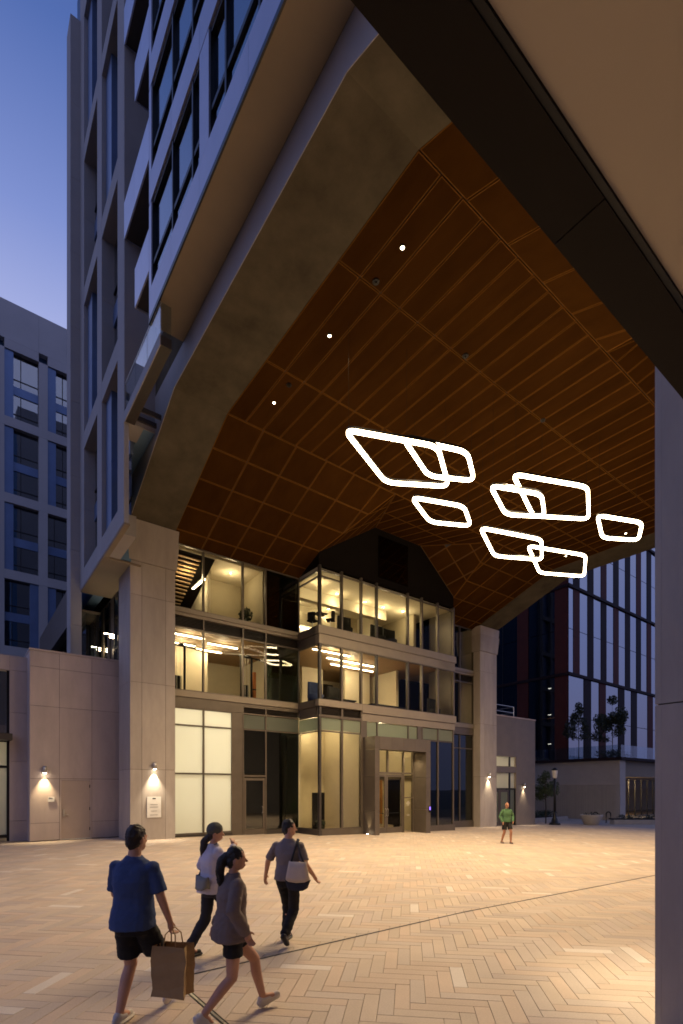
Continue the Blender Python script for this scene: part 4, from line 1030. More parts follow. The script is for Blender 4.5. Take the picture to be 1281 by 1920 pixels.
# ------------------------------------------------------------------ trees and street furniture
def leaves(mb, c, r, n, size, flat=1.0):
    for _ in range(n):
        while True:
            d = Vector((random.uniform(-1,1), random.uniform(-1,1), random.uniform(-1,1)))
            if d.length < 1: break
        p = Vector(c) + Vector((d.x*r, d.y*r, d.z*r*flat)); a = Vector((random.gauss(0,1), random.gauss(0,1), random.gauss(0,1))).normalized()
        b_ = a.cross(Vector((random.gauss(0,1), random.gauss(0,1), random.gauss(0,1)))).normalized(); s = size*random.uniform(.6, 1.3)
        mb.add([p-a*s, p+b_*s*.45, p+a*s, p-b_*s*.45], [(0,1,2,3)])
def tree(name, label, x, y, z, h, cr, m='leaf', group=None, n=60, stem=.05):
    t = thing(name, label, 'tree', (x, y, z), group)
    tr = MB(); top = h*.92
    tr.tube([(x, y, z-.05), (x+.03, y, z+h*.3), (x-.02, y+.03, z+h*.6), (x, y, z+top)], [stem, stem*.8, stem*.5, stem*.15], 8)
    cr_mb = MB()
    for k in range(11):
        a = random.uniform(0, 6.28); f = random.uniform(.32, .95); L = cr*(1.1-f*.7)*random.uniform(.6, 1.1)
        p0 = Vector((x, y, z+h*f*.85)); p1 = p0 + Vector((math.cos(a)*L, math.sin(a)*L, L*random.uniform(.4, .9)))
        tr.tube([p0, (p0+p1)/2+Vector((0,0,.05)), p1], [stem*.4, stem*.25, stem*.1], 5)
        leaves(cr_mb, p1, cr*random.uniform(.28, .45), n, cr*.075); leaves(cr_mb, (p0+p1)/2, cr*.28, n//3, cr*.075)
    leaves(cr_mb, (x, y, z+top), cr*.3, n, cr*.075)
    tr.build('trunk', M['bark'], t); cr_mb.build('crown', M[m], t)
    return t
tree('young_tree', 'slender young street tree behind the black lamp post', 38.0, 22.6, gz(38), 4.3, 1.15, 'leaf', None, 150, .06)
zd = PZ+.25
tree('deck_tree', 'dark narrow tree on the podium deck at the office tower corner', 47.6, 24.9, zd, 5.6, 1.2, 'leafdk', None, 220)
tree('deck_tree', 'dark broad tree on the podium deck before the rust red panels', 50.3, 23.0, zd, 6.2, 1.6, 'leafdk', None, 260)
hd = MB()
for k in range(40): leaves(hd, (47.2+random.random()*3.8, PY+.9+random.random()*1.4, zd+.35), .45, 26, .09)
h = hd.build('deck_shrubs', M['leafdk']); tag(h, 'dark low shrubs along the podium deck glass rail', 'shrubs', kind='stuff')
# lamp post
lx, ly = 36.9, 21.2; lz = gz(lx)
lp = thing('lamp_post', 'black lamp post with flared base beside the young tree', 'lamp post', (lx, ly, lz))
MB().lathe([(.42, lz), (.40, lz+.14), (.26, lz+.20), (.22, lz+.45), (.15, lz+.55), (.11, lz+.9), (.10, lz+1.0)], (lx, ly), 16).build('base', M['black'], lp, True)
MB().lathe([(.095, lz+.95), (.075, lz+3.6)], (lx, ly), 12).build('pole', M['black'], lp, True)
MB().lathe([(.10, lz+3.6), (.17, lz+3.68), (.22, lz+4.15), (.22, lz+4.2)], (lx, ly), 14).build('lantern', M['white'], lp, True)
MB().lathe([(.25, lz+4.21), (.20, lz+4.30), (.05, lz+4.42)], (lx, ly), 14).build('cap', M['black'], lp, True)
# planted bed, bowl planter, bike racks, bench
z4 = gz(40)
bd = thing('planted_bed', 'raised bed of low green shrubs behind the bowl planter', 'planting bed', (41, 24, z4))
MB().box(37.5, 43.8, 23.9, 24.1, z4-.1, z4+.38).box(43.6, 43.8, 24.101, 30, z4-.1, z4+.38).build('kerb', M['curb'], bd)
bx('soil', M['bark'], bd, 36.2, 43.6, 24.1, 30, z4-.1, z4+.33)
sh = MB()
for k in range(70): leaves(sh, (36.6+random.random()*6.8, 24.4+random.random()*3, z4+.62), .42, 36, .075, .7)
sh.build('foliage', M['leaf'], bd)
px_, py_ = 40.0, 19.9
bp = thing('bowl_planter', 'wide pale concrete bowl planter near the bike racks', 'planter', (px_, py_, z4))
MB().lathe([(.52, z4), (.56, z4+.05), (.82, z4+.70), (.84, z4+.82), (.76, z4+.82), (.72, z4+.70)], (px_, py_), 26).build('bowl', M['podium'], bp, True)
fb = MB(); leaves(fb, (px_, py_, z4+.86), .62, 120, .06, .25); fb.build('foliage', M['leafdk'], bp)
for k, (px, d) in enumerate(((1117, 42.0), (1141, 42.6))):
    q = pxd(px, d); 
    t = thing('bike_rack', 'dark hoop bike rack between bowl planter and bench', 'bike rack', (q.x, q.y, z4), 'hoop bike racks')
    u = Vector((RT[0], RT[1], 0))*.19
    pts = [q-u+Vector((0,0,z4)), q-u+Vector((0,0,z4+.72))] + [q + Vector((0,0,z4+.72)) + Vector((-u.x*math.cos(a), -u.y*math.cos(a), .19*math.sin(a))) for a in (.5, 1.0, 1.57, 2.1, 2.64)] + [q+u+Vector((0,0,z4+.72)), q+u+Vector((0,0,z4))]
    MB().tube(pts, .05, 8).build('hoop', M['black'], t, True)
    for s_ in (-1, 1):
        c = q+u*s_; MB().lathe([(.09, z4), (.09, z4+.03)], (c.x, c.y), 12).build('foot_plate', M['black'], t)
q0, q1 = pxd(1152, 40.5), pxd(1275, 40.5)
bn = thing('planter_bench', 'long low planter bench with dark top before the podium shop', 'bench', (q0.x, q0.y, z4))
dv = (q1-q0); nv = Vector((FW[0], FW[1], 0))*.7
def qbox(name, m, p0, p1, w, z0, z1, par):
    P = [p0, p1, p1+w, p0+w]; MB().add([(p.x,p.y,z0) for p in P]+[(p.x,p.y,z1) for p in P], [(0,3,2,1),(4,5,6,7),(0,1,5,4),(1,2,6,5),(2,3,7,6),(3,0,4,7)]).build(name, m, par)
qbox('base', M['curb'], q0, q1, nv, z4, z4+.38, bn); qbox('seat', M['black'], q0-dv*.01, q1, nv*1.1, z4+.381, z4+.48, bn)
fb = MB()
for k in range(26):
    p = q0 + dv*random.random() + nv*.6; leaves(fb, (p.x, p.y, z4+.6), .28, 26, .07, .7)
fb.build('foliage', M['leafdk'], bn)

# ------------------------------------------------------------------ furniture behind the glass
def stool(x, y, z, rz, label):
    t = thing('bar_stool', label, 'stool', (x, y, z), 'black bar stools')
    c, s = math.cos(rz), math.sin(rz)
    def w(p): return (x+p[0]*c-p[1]*s, y+p[0]*s+p[1]*c, z+p[2])
    MB().lathe([(.20, z), (.20, z+.02), (.03, z+.03), (.025, z+.62)], (x, y), 14).build('pedestal', M['steel'], t)
    mb = MB(); prof = [(-.2,.62),(.2,.62),(.22,.68),(-.22,.68)]
    mb.add([w((a, -.2, b_)) for a, b_ in prof]+[w((a, .2, b_)) for a, b_ in prof], [(0,1,2,3),(7,6,5,4),(0,4,5,1),(1,5,6,2),(2,6,7,3),(3,7,4,0)]); mb.build('seat', M['blackcl'], t)
    mb = MB(); pr = []
    for k in range(7):
        a = -1.1 + 2.2*k/6; pr.append((math.sin(a)*.25, -.02+.24*math.cos(a)))
    vs = [w((a, b_, .66)) for a, b_ in pr] + [w((a*1.12, b_*1.12, 1.05)) for a, b_ in pr] + [w((a*.9, b_*.9, .66)) for a, b_ in pr] + [w((a*1.02, b_*1.02, 1.05)) for a, b_ in pr]
    fs = [(i, i+1, 8+i, 7+i) for i in range(6)] + [(14+i, 21+i, 22+i, 15+i) for i in range(6)] + [(7+i, 8+i, 22+i, 21+i) for i in range(6)] + [(0,7,21,14), (6,20,27,13)]
    mb.add(vs, fs).build('backrest', M['blackcl'], t)
stool(14.45, 21.4, 9.98, 1.9, 'black bar stool at the high table near the bay side glass')
stool(15.1, 20.75, 9.98, -2.4, 'black bar stool at the high table by the bay front glass')
t = thing('high_table', 'dark high table between two bar stools behind the top storey glass', 'table', (14.75, 21.0, 9.98))
MB().box(14.45, 15.0, 20.85, 21.35, 10.93, 10.98).build('tabletop', M['black'], t); MB().lathe([(.22, 9.98), (.22, 10.0), (.04, 10.02), (.04, 10.93)], (14.72, 21.1), 14).build('pedestal', M['black'], t)
t = thing('kitchen_counter', 'glowing backlit kitchen counter behind the top storey bay glass', 'counter', (16.6, 23.4, 9.98))
bx('cabinet', M['creamdim'], t, 15.6, 18.2, 23.9, 24.6, 9.98, 10.9); bx('worktop', M['black'], t, 15.55, 18.25, 23.85, 24.65, 10.901, 10.96)
bx('backsplash', M['white'], t, 15.6, 18.2, 24.86, 24.89, 10.97, 11.5); bx('light_strip', E_LIN, t, 15.6, 18.2, 24.7, 24.76, 11.42, 11.46); bx('wall_cupboard', M['creamdim'], t, 15.6, 18.2, 24.55, 24.89, 11.52, 12.2)
t = thing('television', 'wall mounted dark television in the top storey lounge', 'television', (19.5, 24.8, 11.0))
bx('screen', M['tv'], t, 18.7, 19.9, 24.83, 24.86, 11.15, 11.85); bx('mount', M['black'], t, 19.1, 19.5, 24.861, 24.9, 11.35, 11.65)
t = thing('side_table', 'low dark table in front of the lounge television', 'table', (18.9, 23.0, 9.98))
MB().box(18.2, 19.8, 22.6, 23.3, 10.62, 10.68).build('tabletop', M['black'], t)
for (x, y) in ((18.25,22.65),(19.75,22.65),(18.25,23.25),(19.75,23.25)): bx('leg', M['black'], t, x-.03, x+.03, y-.03, y+.03, 9.98, 10.62)
def armchair(x, y, z, m, label):
    t = thing('armchair', label, 'armchair', (x, y, z))
    MB().lathe([(.28, z+.05), (.40, z+.16), (.42, z+.44), (.34, z+.46)], (x, y), 18).build('seat', M[m], t, True)
    b_ = MB(); pr = [math.pi*.0+math.pi*k/10 for k in range(11)]
    v1 = [(x+math.cos(a)*.42, y+math.sin(a)*.42, z+.3) for a in pr] + [(x+math.cos(a)*.40, y+math.sin(a)*.40, z+1.05+.12*math.sin(a)) for a in pr] + [(x+math.cos(a)*.32, y+math.sin(a)*.32, z+1.05+.12*math.sin(a)) for a in pr] + [(x+math.cos(a)*.33, y+math.sin(a)*.33, z+.3) for a in pr]
    fs = [(q*11+i, q*11+i+1, (q+1)*11+i+1, (q+1)*11+i) for q in range(3) for i in range(10)] + [(0,11,22,33),(10,43,32,21)]
    b_.add(v1, fs).build('backrest', M[m], t, True)
    for a in (.8, 2.4, 3.9, 5.5): MB().tube([(x+math.cos(a)*.24, y+math.sin(a)*.24, z), (x+math.cos(a)*.22, y+math.sin(a)*.22, z+.1)], .02, 6).build('leg', M['black'], t)
armchair(14.5, 21.2, 6.4, 'bluech', 'deep blue tub armchair in the middle storey bay corner')
armchair(16.1, 20.85, 9.98, 'blackcl', 'dark tub armchair by the top storey bay glass next to the kitchen counter')
armchair(18.4, 20.9, 9.98, 'blackcl', 'dark tub armchair by the top storey bay glass before the television')
armchair(19.4, 21.0, 9.98, 'blackcl', 'dark tub armchair by the top storey bay glass next to the lounge wall')
armchair(22.9, 20.9, 6.4, 'blackcl', 'dark tub armchair at the far end of the middle storey bay glass')
armchair(16.0, 21.6, 6.4, 'blackcl', 'dark tub armchair behind the long table in the middle storey bay')
t = thing('meeting_table', 'long dark table along the middle storey bay glass', 'table', (16, 20.9, 6.4))
bx('tabletop', M['black'], t, 14.7, 16.6, 20.5, 21.0, 6.62, 6.68); 
for x in (14.8, 16.5): bx('leg', M['black'], t, x-.04, x+.04, 20.55, 20.95, 6.4, 6.62)
t = thing('meeting_table', 'second dark table behind the middle storey bay glass near the centre', 'table', (18.8, 20.9, 6.4))
bx('tabletop', M['black'], t, 17.7, 20.4, 20.5, 21.0, 6.60, 6.66)
for x in (17.9, 20.2): bx('leg', M['black'], t, x-.04, x+.04, 20.55, 20.95, 6.4, 6.60)
def cable_machine(x, y, z, label):
    t = thing('cable_machine', label, 'gym machine', (x, y, z), 'gym machines')
    for dx in (-.28, .28):
        MB().tube([(x+dx, y-.2, z), (x+dx, y-.2, z+2.1), (x+dx*.8, y-.1, z+2.25), (x+dx*.6, y+.2, z+2.3)], .055, 8).build('upright', M['black'], t, True)
    MB().tube([(x-.28, y-.2, z+2.15), (x+.28, y-.2, z+2.15)], .05, 8).build('crossbar', M['black'], t); bx('base', M['black'], t, x-.35, x+.35, y-.3, y+.3, z, z+.07)
    for k in range(10): bx('weight_plate', M['steelcab'], t, x-.14, x+.14, y-.18, y+.0, z+.15+k*.065, z+.15+k*.065+.055)
    MB().tube([(x-.08, y-.22, z+.1), (x-.08, y-.22, z+2.1)], .012, 6).build('guide_rod', M['steel'], t); MB().tube([(x+.08, y-.22, z+.1), (x+.08, y-.22, z+2.1)], .012, 6).build('guide_rod', M['steel'], t)
    MB().tube([(x+.28, y-.2, z+2.15), (x+1.5, y-.1, z+2.05)], .035, 8).build('pull_up_bar', M['black'], t)
cable_machine(7.95, 22.7, 6.4, 'black cable gym machine behind the glass next to the tall column')
cable_machine(11.35, 22.8, 6.4, 'black cable gym machine behind the glass over the side door')
t = thing('gym_mat', 'rolled orange gym mat standing beside the cable machine', 'gym mat', (11.85, 22.7, 6.4)); MB().lathe([(.10, 6.4), (.10, 7.9)], (11.85, 22.75), 14).build('roll', mat('orange_mat', (.45,.16,.05), .8), t, True); MB().lathe([(.104, 7.0), (.104, 7.06)], (11.85, 22.75), 14).build('strap', M['black'], t)
def potted(x, y, z, h, label):
    t = thing('potted_plant', label, 'plant', (x, y, z)); MB().lathe([(.16, z), (.22, z+.35), (.19, z+.35)], (x, y), 14).build('pot', M['black'], t)
    mb = MB(); leaves(mb, (x, y, z+.35+h*.5), h*.5, 220, .09); mb.build('foliage', M['leafdk'], t)
potted(11.4, 22.8, 9.98, .7, 'dark leafy pot plant behind the top storey glass above the gym machine'); potted(14.6, 20.9, gz(14)-.1, .5, 'round shrub in a pot inside the lobby corner glass')
t = thing('lobby_screen', 'tall dark display panel standing in the lobby bay corner', 'display', (15.0, 21.6, gz(14)-.1))
bx('panel', M['tv'], t, 14.6, 15.35, 21.6, 21.68, gz(14)+.15, 1.9); bx('foot', M['black'], t, 14.7, 15.25, 21.5, 21.8, gz(14)-.1, gz(14)+.15)
# ------------------------------------------------------------------ people
def V(*a): return Vector(a)
class Blob(MB):
    def cap(self, p0, p1, r0, r1, n=14, flat=False, sq=None):
        p0, p1 = Vector(p0), Vector(p1); t = (p1-p0); L = t.length; t = t/L if L > 1e-6 else V(0,0,1)
        u = t.cross(V(0,1,0) if abs(t.y) < .9 else V(1,0,0)).normalized(); w = t.cross(u)
        prof = []
        if not flat: prof += [(-r0*math.cos(a), r0*math.sin(a)) for a in (.25, .7, 1.15)]
        prof += [(0, r0), (L*.25, r0+(r1-r0)*.25), (L*.5, (r0+r1)/2), (L*.75, r0+(r1-r0)*.75), (L, r1)]
        if not flat: prof += [(L+r1*math.sin(a), r1*math.cos(a)) for a in (.42, .87, 1.32)]
        vs = []
        for (d, r) in prof:
            for j in range(n):
                a = 2*math.pi*j/n; k = sq or (1, 1)
                vs.append(p0 + t*d + u*math.cos(a)*r*k[0] + w*math.sin(a)*r*k[1])
        m = len(prof); fs = [(i*n+j, i*n+(j+1) % n, (i+1)*n+(j+1) % n, (i+1)*n+j) for i in range(m-1) for j in range(n)]
        fs += [tuple(range(n))[::-1], tuple(range((m-1)*n, m*n))]
        return self.add(vs, fs)
    def ell(self, c, r, rot=None, n=16):
        vs, fs = [], []; m = 10
        for i in range(m+1):
            th = .02 + (math.pi-.04)*i/m
            for j in range(n):
                a = 2*math.pi*j/n; v = V(r[0]*math.sin(th)*math.cos(a), r[1]*math.sin(th)*math.sin(a), r[2]*math.cos(th))
                if rot is not None: v = rot @ v
                vs.append(Vector(c)+v)
        fs = [(i*n+j, i*n+(j+1) % n, (i+1)*n+(j+1) % n, (i+1)*n+j) for i in range(m) for j in range(n)]
        fs += [tuple(range(n))[::-1], tuple(range(m*n, (m+1)*n))]
        return self.add(vs, fs)
    def loft(self, rings, n=20, pw=2.4):
        vs = []
        for (c, rx, ry) in rings:
            for j in range(n):
                a = 2*math.pi*j/n; ca, sa = math.cos(a), math.sin(a)
                k = (abs(ca)**pw + abs(sa)**pw)**(-1/pw)
                vs.append(Vector(c) + V(ca*k*rx, sa*k*ry, 0))
        m = len(rings); fs = [(i*n+j, i*n+(j+1) % n, (i+1)*n+(j+1) % n, (i+1)*n+j) for i in range(m-1) for j in range(n)]
        fs += [tuple(range(n))[::-1], tuple(range((m-1)*n, m*n))]
        return self.add(vs, fs)
    def skin(self, name, m, parent, voxel=.009, smooth=4, fold=0.0, fscale=9.0, seed=0):
        me = self.mesh(name); o = bpy.data.objects.new(name, me); COL.objects.link(o)
        r = o.modifiers.new('r', 'REMESH'); r.mode = 'VOXEL'; r.voxel_size = voxel
        s = o.modifiers.new('s', 'SMOOTH'); s.factor = .5; s.iterations = smooth
        dg = bpy.context.evaluated_depsgraph_get(); new = bpy.data.meshes.new_from_object(o.evaluated_get(dg))
        o.modifiers.clear(); o.data = new; new.name = name; bpy.data.meshes.remove(me)
        if fold:
            nr = [v.normal.copy() for v in new.vertices]
            for v, q in zip(new.vertices, nr):
                p = v.co; f = noise.noise(V(p.x*fscale, p.y*fscale, p.z*fscale*.55+seed)) + .55*noise.noise(V(p.x*fscale*1.3+3+p.z*4, p.y*fscale*1.3, p.z*fscale*3.2+seed)) + .3*noise.noise(V(p.x*fscale*4+7, p.y*fscale*4, p.z*fscale*4.5-p.x*9))
                v.co = p + q*f*fold
        new.materials.clear(); new.materials.append(m)
        new.polygons.foreach_set('use_smooth', [True]*len(new.polygons))
        o.parent = parent; return o
def ik(h, a, l1, l2, fwd):
    d = a-h; L = min(d.length, l1+l2-.004); t = d.normalized(); x = (l1*l1-l2*l2+L*L)/(2*L); y = math.sqrt(max(0, l1*l1-x*x))
    f = (fwd - t*fwd.dot(t)); f = f.normalized() if f.length > 1e-4 else V(0,1,0)
    return h + t*x + f*y
def hand(b, w, d, side, curl=.5):
    """palm and five bent fingers; d is the finger direction, side the direction of the thumb."""
    d = d.normalized(); side = (side - d*side.dot(d)).normalized(); n = d.cross(side).normalized()
    b.cap(w-d*.02, w+d*.05, .026, .030, sq=(1, .75))
    for k, L in enumerate((.066, .074, .070, .056)):
        o = side*(.027-.018*k); base = w+d*.045+o
        k1 = base + d*.042; k2 = k1 + (d*(1-curl*.5)+n*curl*.8).normalized()*L*.48; k3 = k2 + (d*(1-curl)+n*curl*1.3).normalized()*L*.45
        b.cap(base, k1, .0125, .0105, 8); b.cap(k1, k2, .0105, .0095, 8); b.cap(k2, k3, .0095, .008, 8)
    t0 = w+d*.01+side*.026; t1 = t0+(d*.6+side*.75).normalized()*.04; t2 = t1+(d*.85+side*.25+n*curl*.4).normalized()*.034
    b.cap(t0, t1, .0135, .0115, 8); b.cap(t1, t2, .0115, .009, 8)
def person(label, loc, heading, H, P):
    """local frame: x right, y walking direction, z up; built for a 1.75 m figure and scaled."""
    sc = H/1.75
    t = thing('person', label, 'person', loc); t.rotation_euler = (0, 0, -(YAW+R(heading))); t.scale = (sc, sc, sc)
    fem = P.get('fem', False); hw = .085 if fem else .092; sw = .155 if fem else .180
    lean = P.get('lean', .03)
    def at(x, y, z): return V(x, y+lean*(z-.95), z)
    drop = P.get('drop', 0.0)
    hips = [V(-hw, 0, .905-drop), V(hw, 0, .905-drop)]; ank = [Vector(P['footL']), Vector(P['footR'])]
    kn = [ik(hips[i], ank[i], .435, .42, V(0, 1, 0)) for i in (0, 1)]
    sh = [at(-sw, 0, 1.392-drop), at(sw, 0, 1.392-drop)]
    el = [Vector(P['elbL']), Vector(P['elbR'])]; wr = [Vector(P['wriL']), Vector(P['wriR'])]
    hc = at(0, .03, 1.632-drop) ; hr = Matrix.Rotation(R(-P.get('head', 0)), 3, 'Z') @ Matrix.Rotation(R(P.get('nod', 0)), 3, 'X')
    b = Blob()
    b.ell(hc, (.074, .094, .116), hr); b.ell(hc+hr@V(0, .028, -.062), (.055, .062, .055), hr)
    b.cap(hc+hr@V(0, .088, .0), hc+hr@V(0, .108, -.028), .010, .014, 8); b.ell(hc+hr@V(0, .086, -.066), (.024, .012, .010), hr)
    for s in (-1, 1): b.ell(hc+hr@V(.076*s, -.005, -.012), (.010, .020, .032), hr); b.ell(hc+hr@V(.032*s, .080, .022), (.020, .014, .008), hr)
    b.cap(at(0, 0, 1.42-drop), hc+V(0, -.02, -.05), .062 if not fem else .052, .052 if not fem else .045)
    tw = (.15, .115) if not fem else (.135, .105)
    b.loft([(V(0,0,.86-drop), .15, .10), (V(0,0,.95-drop), .165 if not fem else .168, .11), (at(0,0,1.10-drop), tw[0]*.95, .095), (at(0,0,1.28-drop), tw[0]*1.08, tw[1]), (at(0,0,1.38-drop), sw*.92, .09), (at(0,0,1.44-drop), sw*.6, .07), (at(0,0,1.48-drop), .07, .056)])
    for i in (0, 1):
        s = -1 if i == 0 else 1
        b.cap(hips[i], kn[i], .085, .056); b.cap(kn[i], kn[i]+(ank[i]-kn[i])*.35+V(0,-.012,0), .054, .056); b.cap(kn[i]+(ank[i]-kn[i])*.35+V(0,-.012,0), ank[i], .055, .036)
        b.cap(sh[i]+V(0,0,-.01), el[i], .047 if not fem else .040, .040 if not fem else .034); b.cap(el[i], wr[i], .040 if not fem else .034, .027 if not fem else .023)
        fd = (wr[i]-el[i]).normalized(); hand(b, wr[i], fd*1.0+V(*P.get('hd'+'LR'[i], (0,.1,-.3))), V(-s*.2, 1, .1), P.get('curl', .45))
        fy = P.get('toe'+'LR'[i], 0); q = Matrix.Rotation(R(fy), 3, 'X')
        b.cap(ank[i], ank[i]+q@V(0, .11, -.045), .036, .03)
    b.skin('body', P.get('skin', M['skin']), t, P.get('vox', .009), 3)
    eye = MB()
    for s in (-1, 1):
        e = Blob(); e.ell(hc+hr@V(.031*s, .083, .006), (.011, .008, .006), hr, 8); e.build('eye', M['hairbl'], t, True)
    # trousers or shorts
    L = P['bottom']; bo = Blob(); zt = 1.02-drop
    bo.loft([(V(0,0,.80-drop), .155, .115), (V(0,0,.90-drop), .172, .124), (V(0,0,.98-drop), .165, .118), (V(0,0,zt), .158, .112)])
    for i in (0, 1):
        if L['len'] <= 1:
            e = hips[i] + (kn[i]-hips[i])*L['len']; bo.cap(hips[i]+V(0,0,.02), e, .092, L.get('r', .098), flat=True); bo.ell(hips[i]+V(0,-.022,0), (.086, .104, .10))
        else:
            bo.cap(hips[i], kn[i], .095, .074); bo.cap(kn[i], ank[i]+V(0,0,.02), .076, L.get('r', .062)); bo.ell(hips[i]+V(0,-.022,0), (.086, .104, .10))
    bo.skin(L['name'], L['mat'], t, .010, 3, .011, 8, 2)
    # top
    T = P['top']; to = Blob(); e = T.get('e', .022); hz = T['hem']
    to.loft([(V(0,-.012,hz), .174+e, .136+e), (at(0,-.008,hz+.10), .167+e, .128+e), (at(0,0,1.12-drop), tw[0]*1.0+e, .100+e), (at(0,0,1.27-drop), tw[0]*1.10+e, tw[1]+e), (at(0,0,1.365-drop), sw*1.0+e*.5, .100+e*.5), (at(0,0,1.415-drop), sw*.88, .088), (at(0,0,1.455-drop), sw*.58, .074), (at(0,0,1.495-drop), .068, .060)])
    for i in (0, 1):
        to.ell(sh[i]+V(0,0,-.006), (.056+e*.2, .063+e*.2, .056))
        if T['sleeve'] <= 1: to.cap(sh[i]+V(0,0,-.004), sh[i]+(el[i]-sh[i])*T['sleeve'], .062, .056+e*.4, flat=True)
        else: to.cap(sh[i], el[i], .066, .054+e*.3); to.cap(el[i], wr[i]-(wr[i]-el[i]).normalized()*.015, .055+e*.3, .036+e*.4)
    to.skin(T['name'], T['mat'], t, .010, 3, T.get('fold', .011), 7, 5)
    # shoes
    for i in (0, 1):
        fy = P.get('toe'+'LR'[i], 0); q = Matrix.Rotation(R(fy), 3, 'X'); a = ank[i]; so = Blob()
        so.cap(a+q@V(0,-.045,-.045), a+q@V(0,.15,-.055), .040, .036, sq=(1, .8)); so.cap(a+q@V(0,-.02,-.02), a+q@V(0,.06,-.035), .044, .036)
        so.loft([(a+q@V(0,.055,-.092), .048, .145), (a+q@V(0,.055,-.070), .050, .148)], 20, 2.6) if abs(fy) < 4 else so.cap(a+q@V(0,-.04,-.065), a+q@V(0,.15,-.07), .036, .034, sq=(1.2, .7))
        sh_o = so.skin('shoe', P['shoe'], t, .008, 2)
        if P.get('stripes'):
            for k in range(3):
                mb = MB()
                for s in (-1, 1):
                    c0 = a+q@V(.049*s, .03+.028*k, -.072); c1 = a+q@V(.040*s, .012+.028*k, -.02)
                    mb.add([c0, c0+q@V(0,.012,0), c1+q@V(.004*s,.012,0), c1+V(.004*s,0,0)], [(0,1,2,3)])
                mb.build('shoe_stripe', M['shoew'], t)
        if P.get('sock'): Blob().cap(a+V(0,0,.0), a+(kn[i]-a).normalized()*P.get('sockh', .07), .041, .043, flat=True).build('sock', P['sock'], t, True)
    # hair
    h = Blob(); st = P['hair']
    if st != 'bald':
        h.ell(hc+hr@V(0, -.014, .026), (.080, .095, .105), hr); h.ell(hc+hr@V(0, -.042, -.02), (.073, .062, .085), hr)
        if st == 'short':
            for k in range(34):
                a = random.uniform(0, 6.28); q = random.uniform(.2, 1); h.ell(hc+hr@V(.058*q*math.cos(a), -.012+.07*q*math.sin(a), .118-.05*q*q+random.uniform(-.006,.006)), (.022,.026,.018), hr, 8)
        if st in ('pony', 'braid'):
            base = hc+hr@V(0, -.09, .03 if st == 'pony' else -.06)
            pts = [base, base+hr@V(0,-.05,-.05), base+hr@V(0,-.07,-.16), base+hr@V(0,-.06,-.28), base+hr@V(0,-.04,-.36)]
            for k in range(4): h.cap(pts[k], pts[k+1], (.045,.050,.044,.030)[k], (.050,.044,.030,.010)[k])
        h.skin('hair', P['hairmat'], t, .007, 1, .008, 30, 1)
        # keep the face clear
    if P.get('cap'):
        c = Blob(); c.ell(hc+hr@V(0, -.012, .045), (.094, .108, .100), hr); c.loft([(hc+hr@V(0,-.012,.012), .096, .110), (hc+hr@V(0,-.012,.05), .097, .111)], 22, 2.0)
        c.skin('beanie', M['beanie'], t, .009, 3, .003, 20)
    return t
gp = lambda px, d: pxd(px, d)
blue = person('person in navy t-shirt and black shorts carrying a brown paper bag', gp(250, 4.62), 12, 1.80, dict(
    footL=(-.11, -.04, .095), footR=(.10, .40, .13), toeR=12, elbL=(-.25, .10, 1.12), wriL=(-.20, .30, 1.0), elbR=(.262, .02, 1.12), wriR=(.30, .10, .895), hdR=(0, .0, -1.5),
    head=12, top=dict(name='t_shirt', mat=M['navy'], hem=.86, sleeve=.82, e=.026), bottom=dict(name='shorts', mat=M['blackcl'], len=.78, r=.108), shoe=M['shoew'], sock=M['blackcl'], hair='short', hairmat=M['hairbr'], vox=.008, curl=1.0))
woman = person('person in taupe jacket and black shorts striding in white sneakers', gp(434, 4.72), 60, 1.63, dict(fem=True, drop=.035,
    footR=(.07, -.30, .125), toeR=-28, footL=(-.07, .36, .12), toeL=20, elbR=(.245, -.06, 1.13), wriR=(.225, .07, .90), elbL=(-.24, .02, 1.13), wriL=(-.2, -.10, .92),
    head=18, top=dict(name='jacket', mat=M['taupe'], hem=.80, sleeve=2, e=.038, fold=.012), bottom=dict(name='shorts', mat=M['blackcl'], len=.50, r=.10), shoe=M['shoew'], hair='pony', hairmat=M['hairbl'], vox=.008, skin=M['skin']))
white = person('person in pale lilac shirt and grey beanie with dark braid and hip bag', gp(398, 6.55), 48, 1.71, dict(fem=True, drop=.03,
    footL=(-.08, -.30, .10), toeL=0, footR=(.08, .32, .115), toeR=10, elbR=(.27, .10, 1.22), wriR=(.14, .24, 1.42), hdR=(-.6, -.2, 1.0), elbL=(-.23, -.05, 1.15), wriL=(-.20, .12, .98),
    head=32, top=dict(name='shirt', mat=M['lilac'], hem=.83, sleeve=2, e=.036, fold=.011), bottom=dict(name='trousers', mat=M['darkden'], len=2, r=.062), shoe=M['shoeb'], stripes=True, hair='braid', hairmat=M['hairbr'], cap=True))
grey = person('person in grey t-shirt and black trousers with a tote bag, head turned', gp(540, 7.05), 14, 1.71, dict(drop=.01,
    footL=(-.06, .10, .095), footR=(.07, -.30, .20), toeR=-42, elbL=(-.31, .02, 1.14), wriL=(-.38, .10, .92), elbR=(.275, -.04, 1.13), wriR=(.36, .10, .94),
    head=58, top=dict(name='t_shirt', mat=M['greycl'], hem=.90, sleeve=.85, e=.020), bottom=dict(name='trousers', mat=M['blackcl'], len=2, r=.066), shoe=M['shoeb'], sock=M['shoew'], sockh=.05, hair='short', hairmat=M['hairbl']))
gpos = gp(950, 22.2); gpos.z = gz(gpos.x)
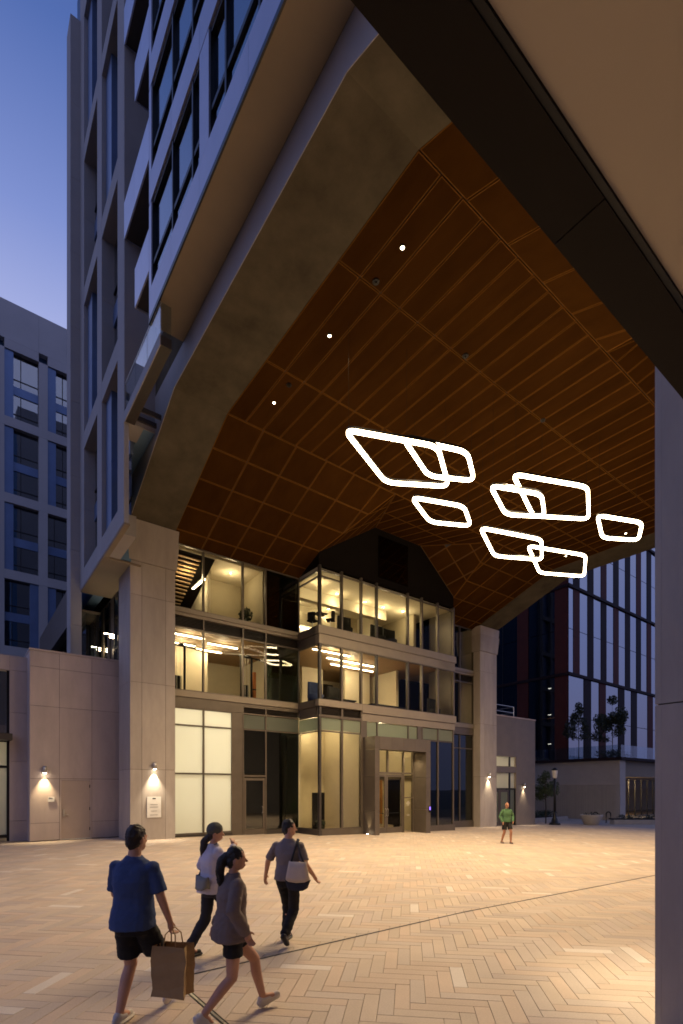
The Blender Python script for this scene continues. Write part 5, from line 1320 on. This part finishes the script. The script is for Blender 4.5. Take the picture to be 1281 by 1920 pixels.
green = person('person in green top and dark shorts walking towards the pillar', gpos, 172, 1.80, dict(
    footL=(-.13, .12, .095), footR=(.15, -.14, .10), elbL=(-.29, -.02, 1.16), wriL=(-.22, .14, .95), elbR=(.29, -.02, 1.16), wriR=(.24, .12, .93),
    head=0, top=dict(name='jersey', mat=M['greencl'], hem=.92, sleeve=2, e=.024), bottom=dict(name='shorts', mat=M['blackcl'], len=.72, r=.105), shoe=M['taupe'], hair='bald', hairmat=M['hairbr'], skin=M['skintan']))
def local(t, p):
    return Matrix.LocRotScale(t.location, t.rotation_euler, t.scale) @ Vector(p)
# paper bag in the hand of the person in navy
bag = thing('paper_bag', 'brown paper carrier bag hanging from a hand', 'bag', local(blue, (.32, .12, .24)), None, blue.rotation_euler.z)
mb = Blob(); W2, D2, HB = .165, .095, .46
lat = []
for k in range(8):
    z = HB*k/7; w = W2*(1-.03*math.sin(k)); d = D2*(1-.10*(k/7))
    ring = []
    for (sx, sy) in ((-1,-1),(0,-1.0),(1,-1),(1,0),(1,1),(0,1.0),(-1,1),(-1,0)):
        dd = .78 if sx != 0 and sy == 0 else 1
        ring.append((sx*w*dd + random.uniform(-.006,.006), sy*d + random.uniform(-.006,.006), z+random.uniform(-.004,.004)))
    lat.append(ring)
vs = [v for r_ in lat for v in r_]; fs = [(i*8+j, i*8+(j+1) % 8, (i+1)*8+(j+1) % 8, (i+1)*8+j) for i in range(7) for j in range(8)] + [tuple(range(8))[::-1]]
bo = MB().add(vs, fs).build('bag_body', M['kraft']); bo.parent = bag
for s in (-1, 1):
    ho = MB().tube([(-.06, s*.07, HB-.02), (-.05, s*.05, HB+.10), (0, s*.025, HB+.155), (.05, s*.05, HB+.10), (.06, s*.07, HB-.02)], .006, 6).build('handle', M['kraft']); ho.parent = bag
# tote bag
tote = thing('tote_bag', 'cream and black tote bag slung from a shoulder at the hip', 'bag', local(grey, (.20, -.16, .80)), None, grey.rotation_euler.z)
def soft(w, d, z0, z1, b0, b1):
    v = []; n = 12
    for k in range(5):
        z = z0+(z1-z0)*k/4; f = b0+(b1-b0)*k/4
        for j in range(n):
            a = 2*math.pi*j/n; v.append((w*f*math.copysign(abs(math.cos(a))**.6, math.cos(a)), d*math.copysign(abs(math.sin(a))**.8, math.sin(a))*(1.2-.5*k/4), z+.02*math.cos(2*a)))
    return MB().add(v, [(i*n+j, i*n+(j+1) % n, (i+1)*n+(j+1) % n, (i+1)*n+j) for i in range(4) for j in range(n)] + [tuple(range(n))[::-1], tuple(range(4*n, 5*n))])
o = soft(.17, .05, .11, .36, 1.02, .72).build('bag_body', M['canvas'], None, True); o.parent = tote
o = soft(.19, .06, 0, .115, .75, 1.0).build('bag_base', M['darkcanvas'], None, True); o.parent = tote
for s in (-1, 1):
    o = MB().tube([(s*.10, .0, .33), (s*.05-.02, .03, .46), (-.04, .12, .66), (-.045, .19, .64)], .014, 6).build('strap', M['darkcanvas'], None, True); o.parent = tote
# hip bag
hb = thing('hip_bag', 'grey hip bag worn against the lilac shirt', 'bag', local(white, (.06, -.17, .90)), None, white.rotation_euler.z)
o = soft(.15, .055, 0, .14, .9, 1.0).build('bag_body', M['greybag'], None, True); o.parent = hb
o = MB().tube([(-.15,.02,.13),(-.17,.12,.30),(-.05,.16,.52),(.06,.17,.56)], .012, 6).build('strap', M['greybag'], None, True); o.parent = hb
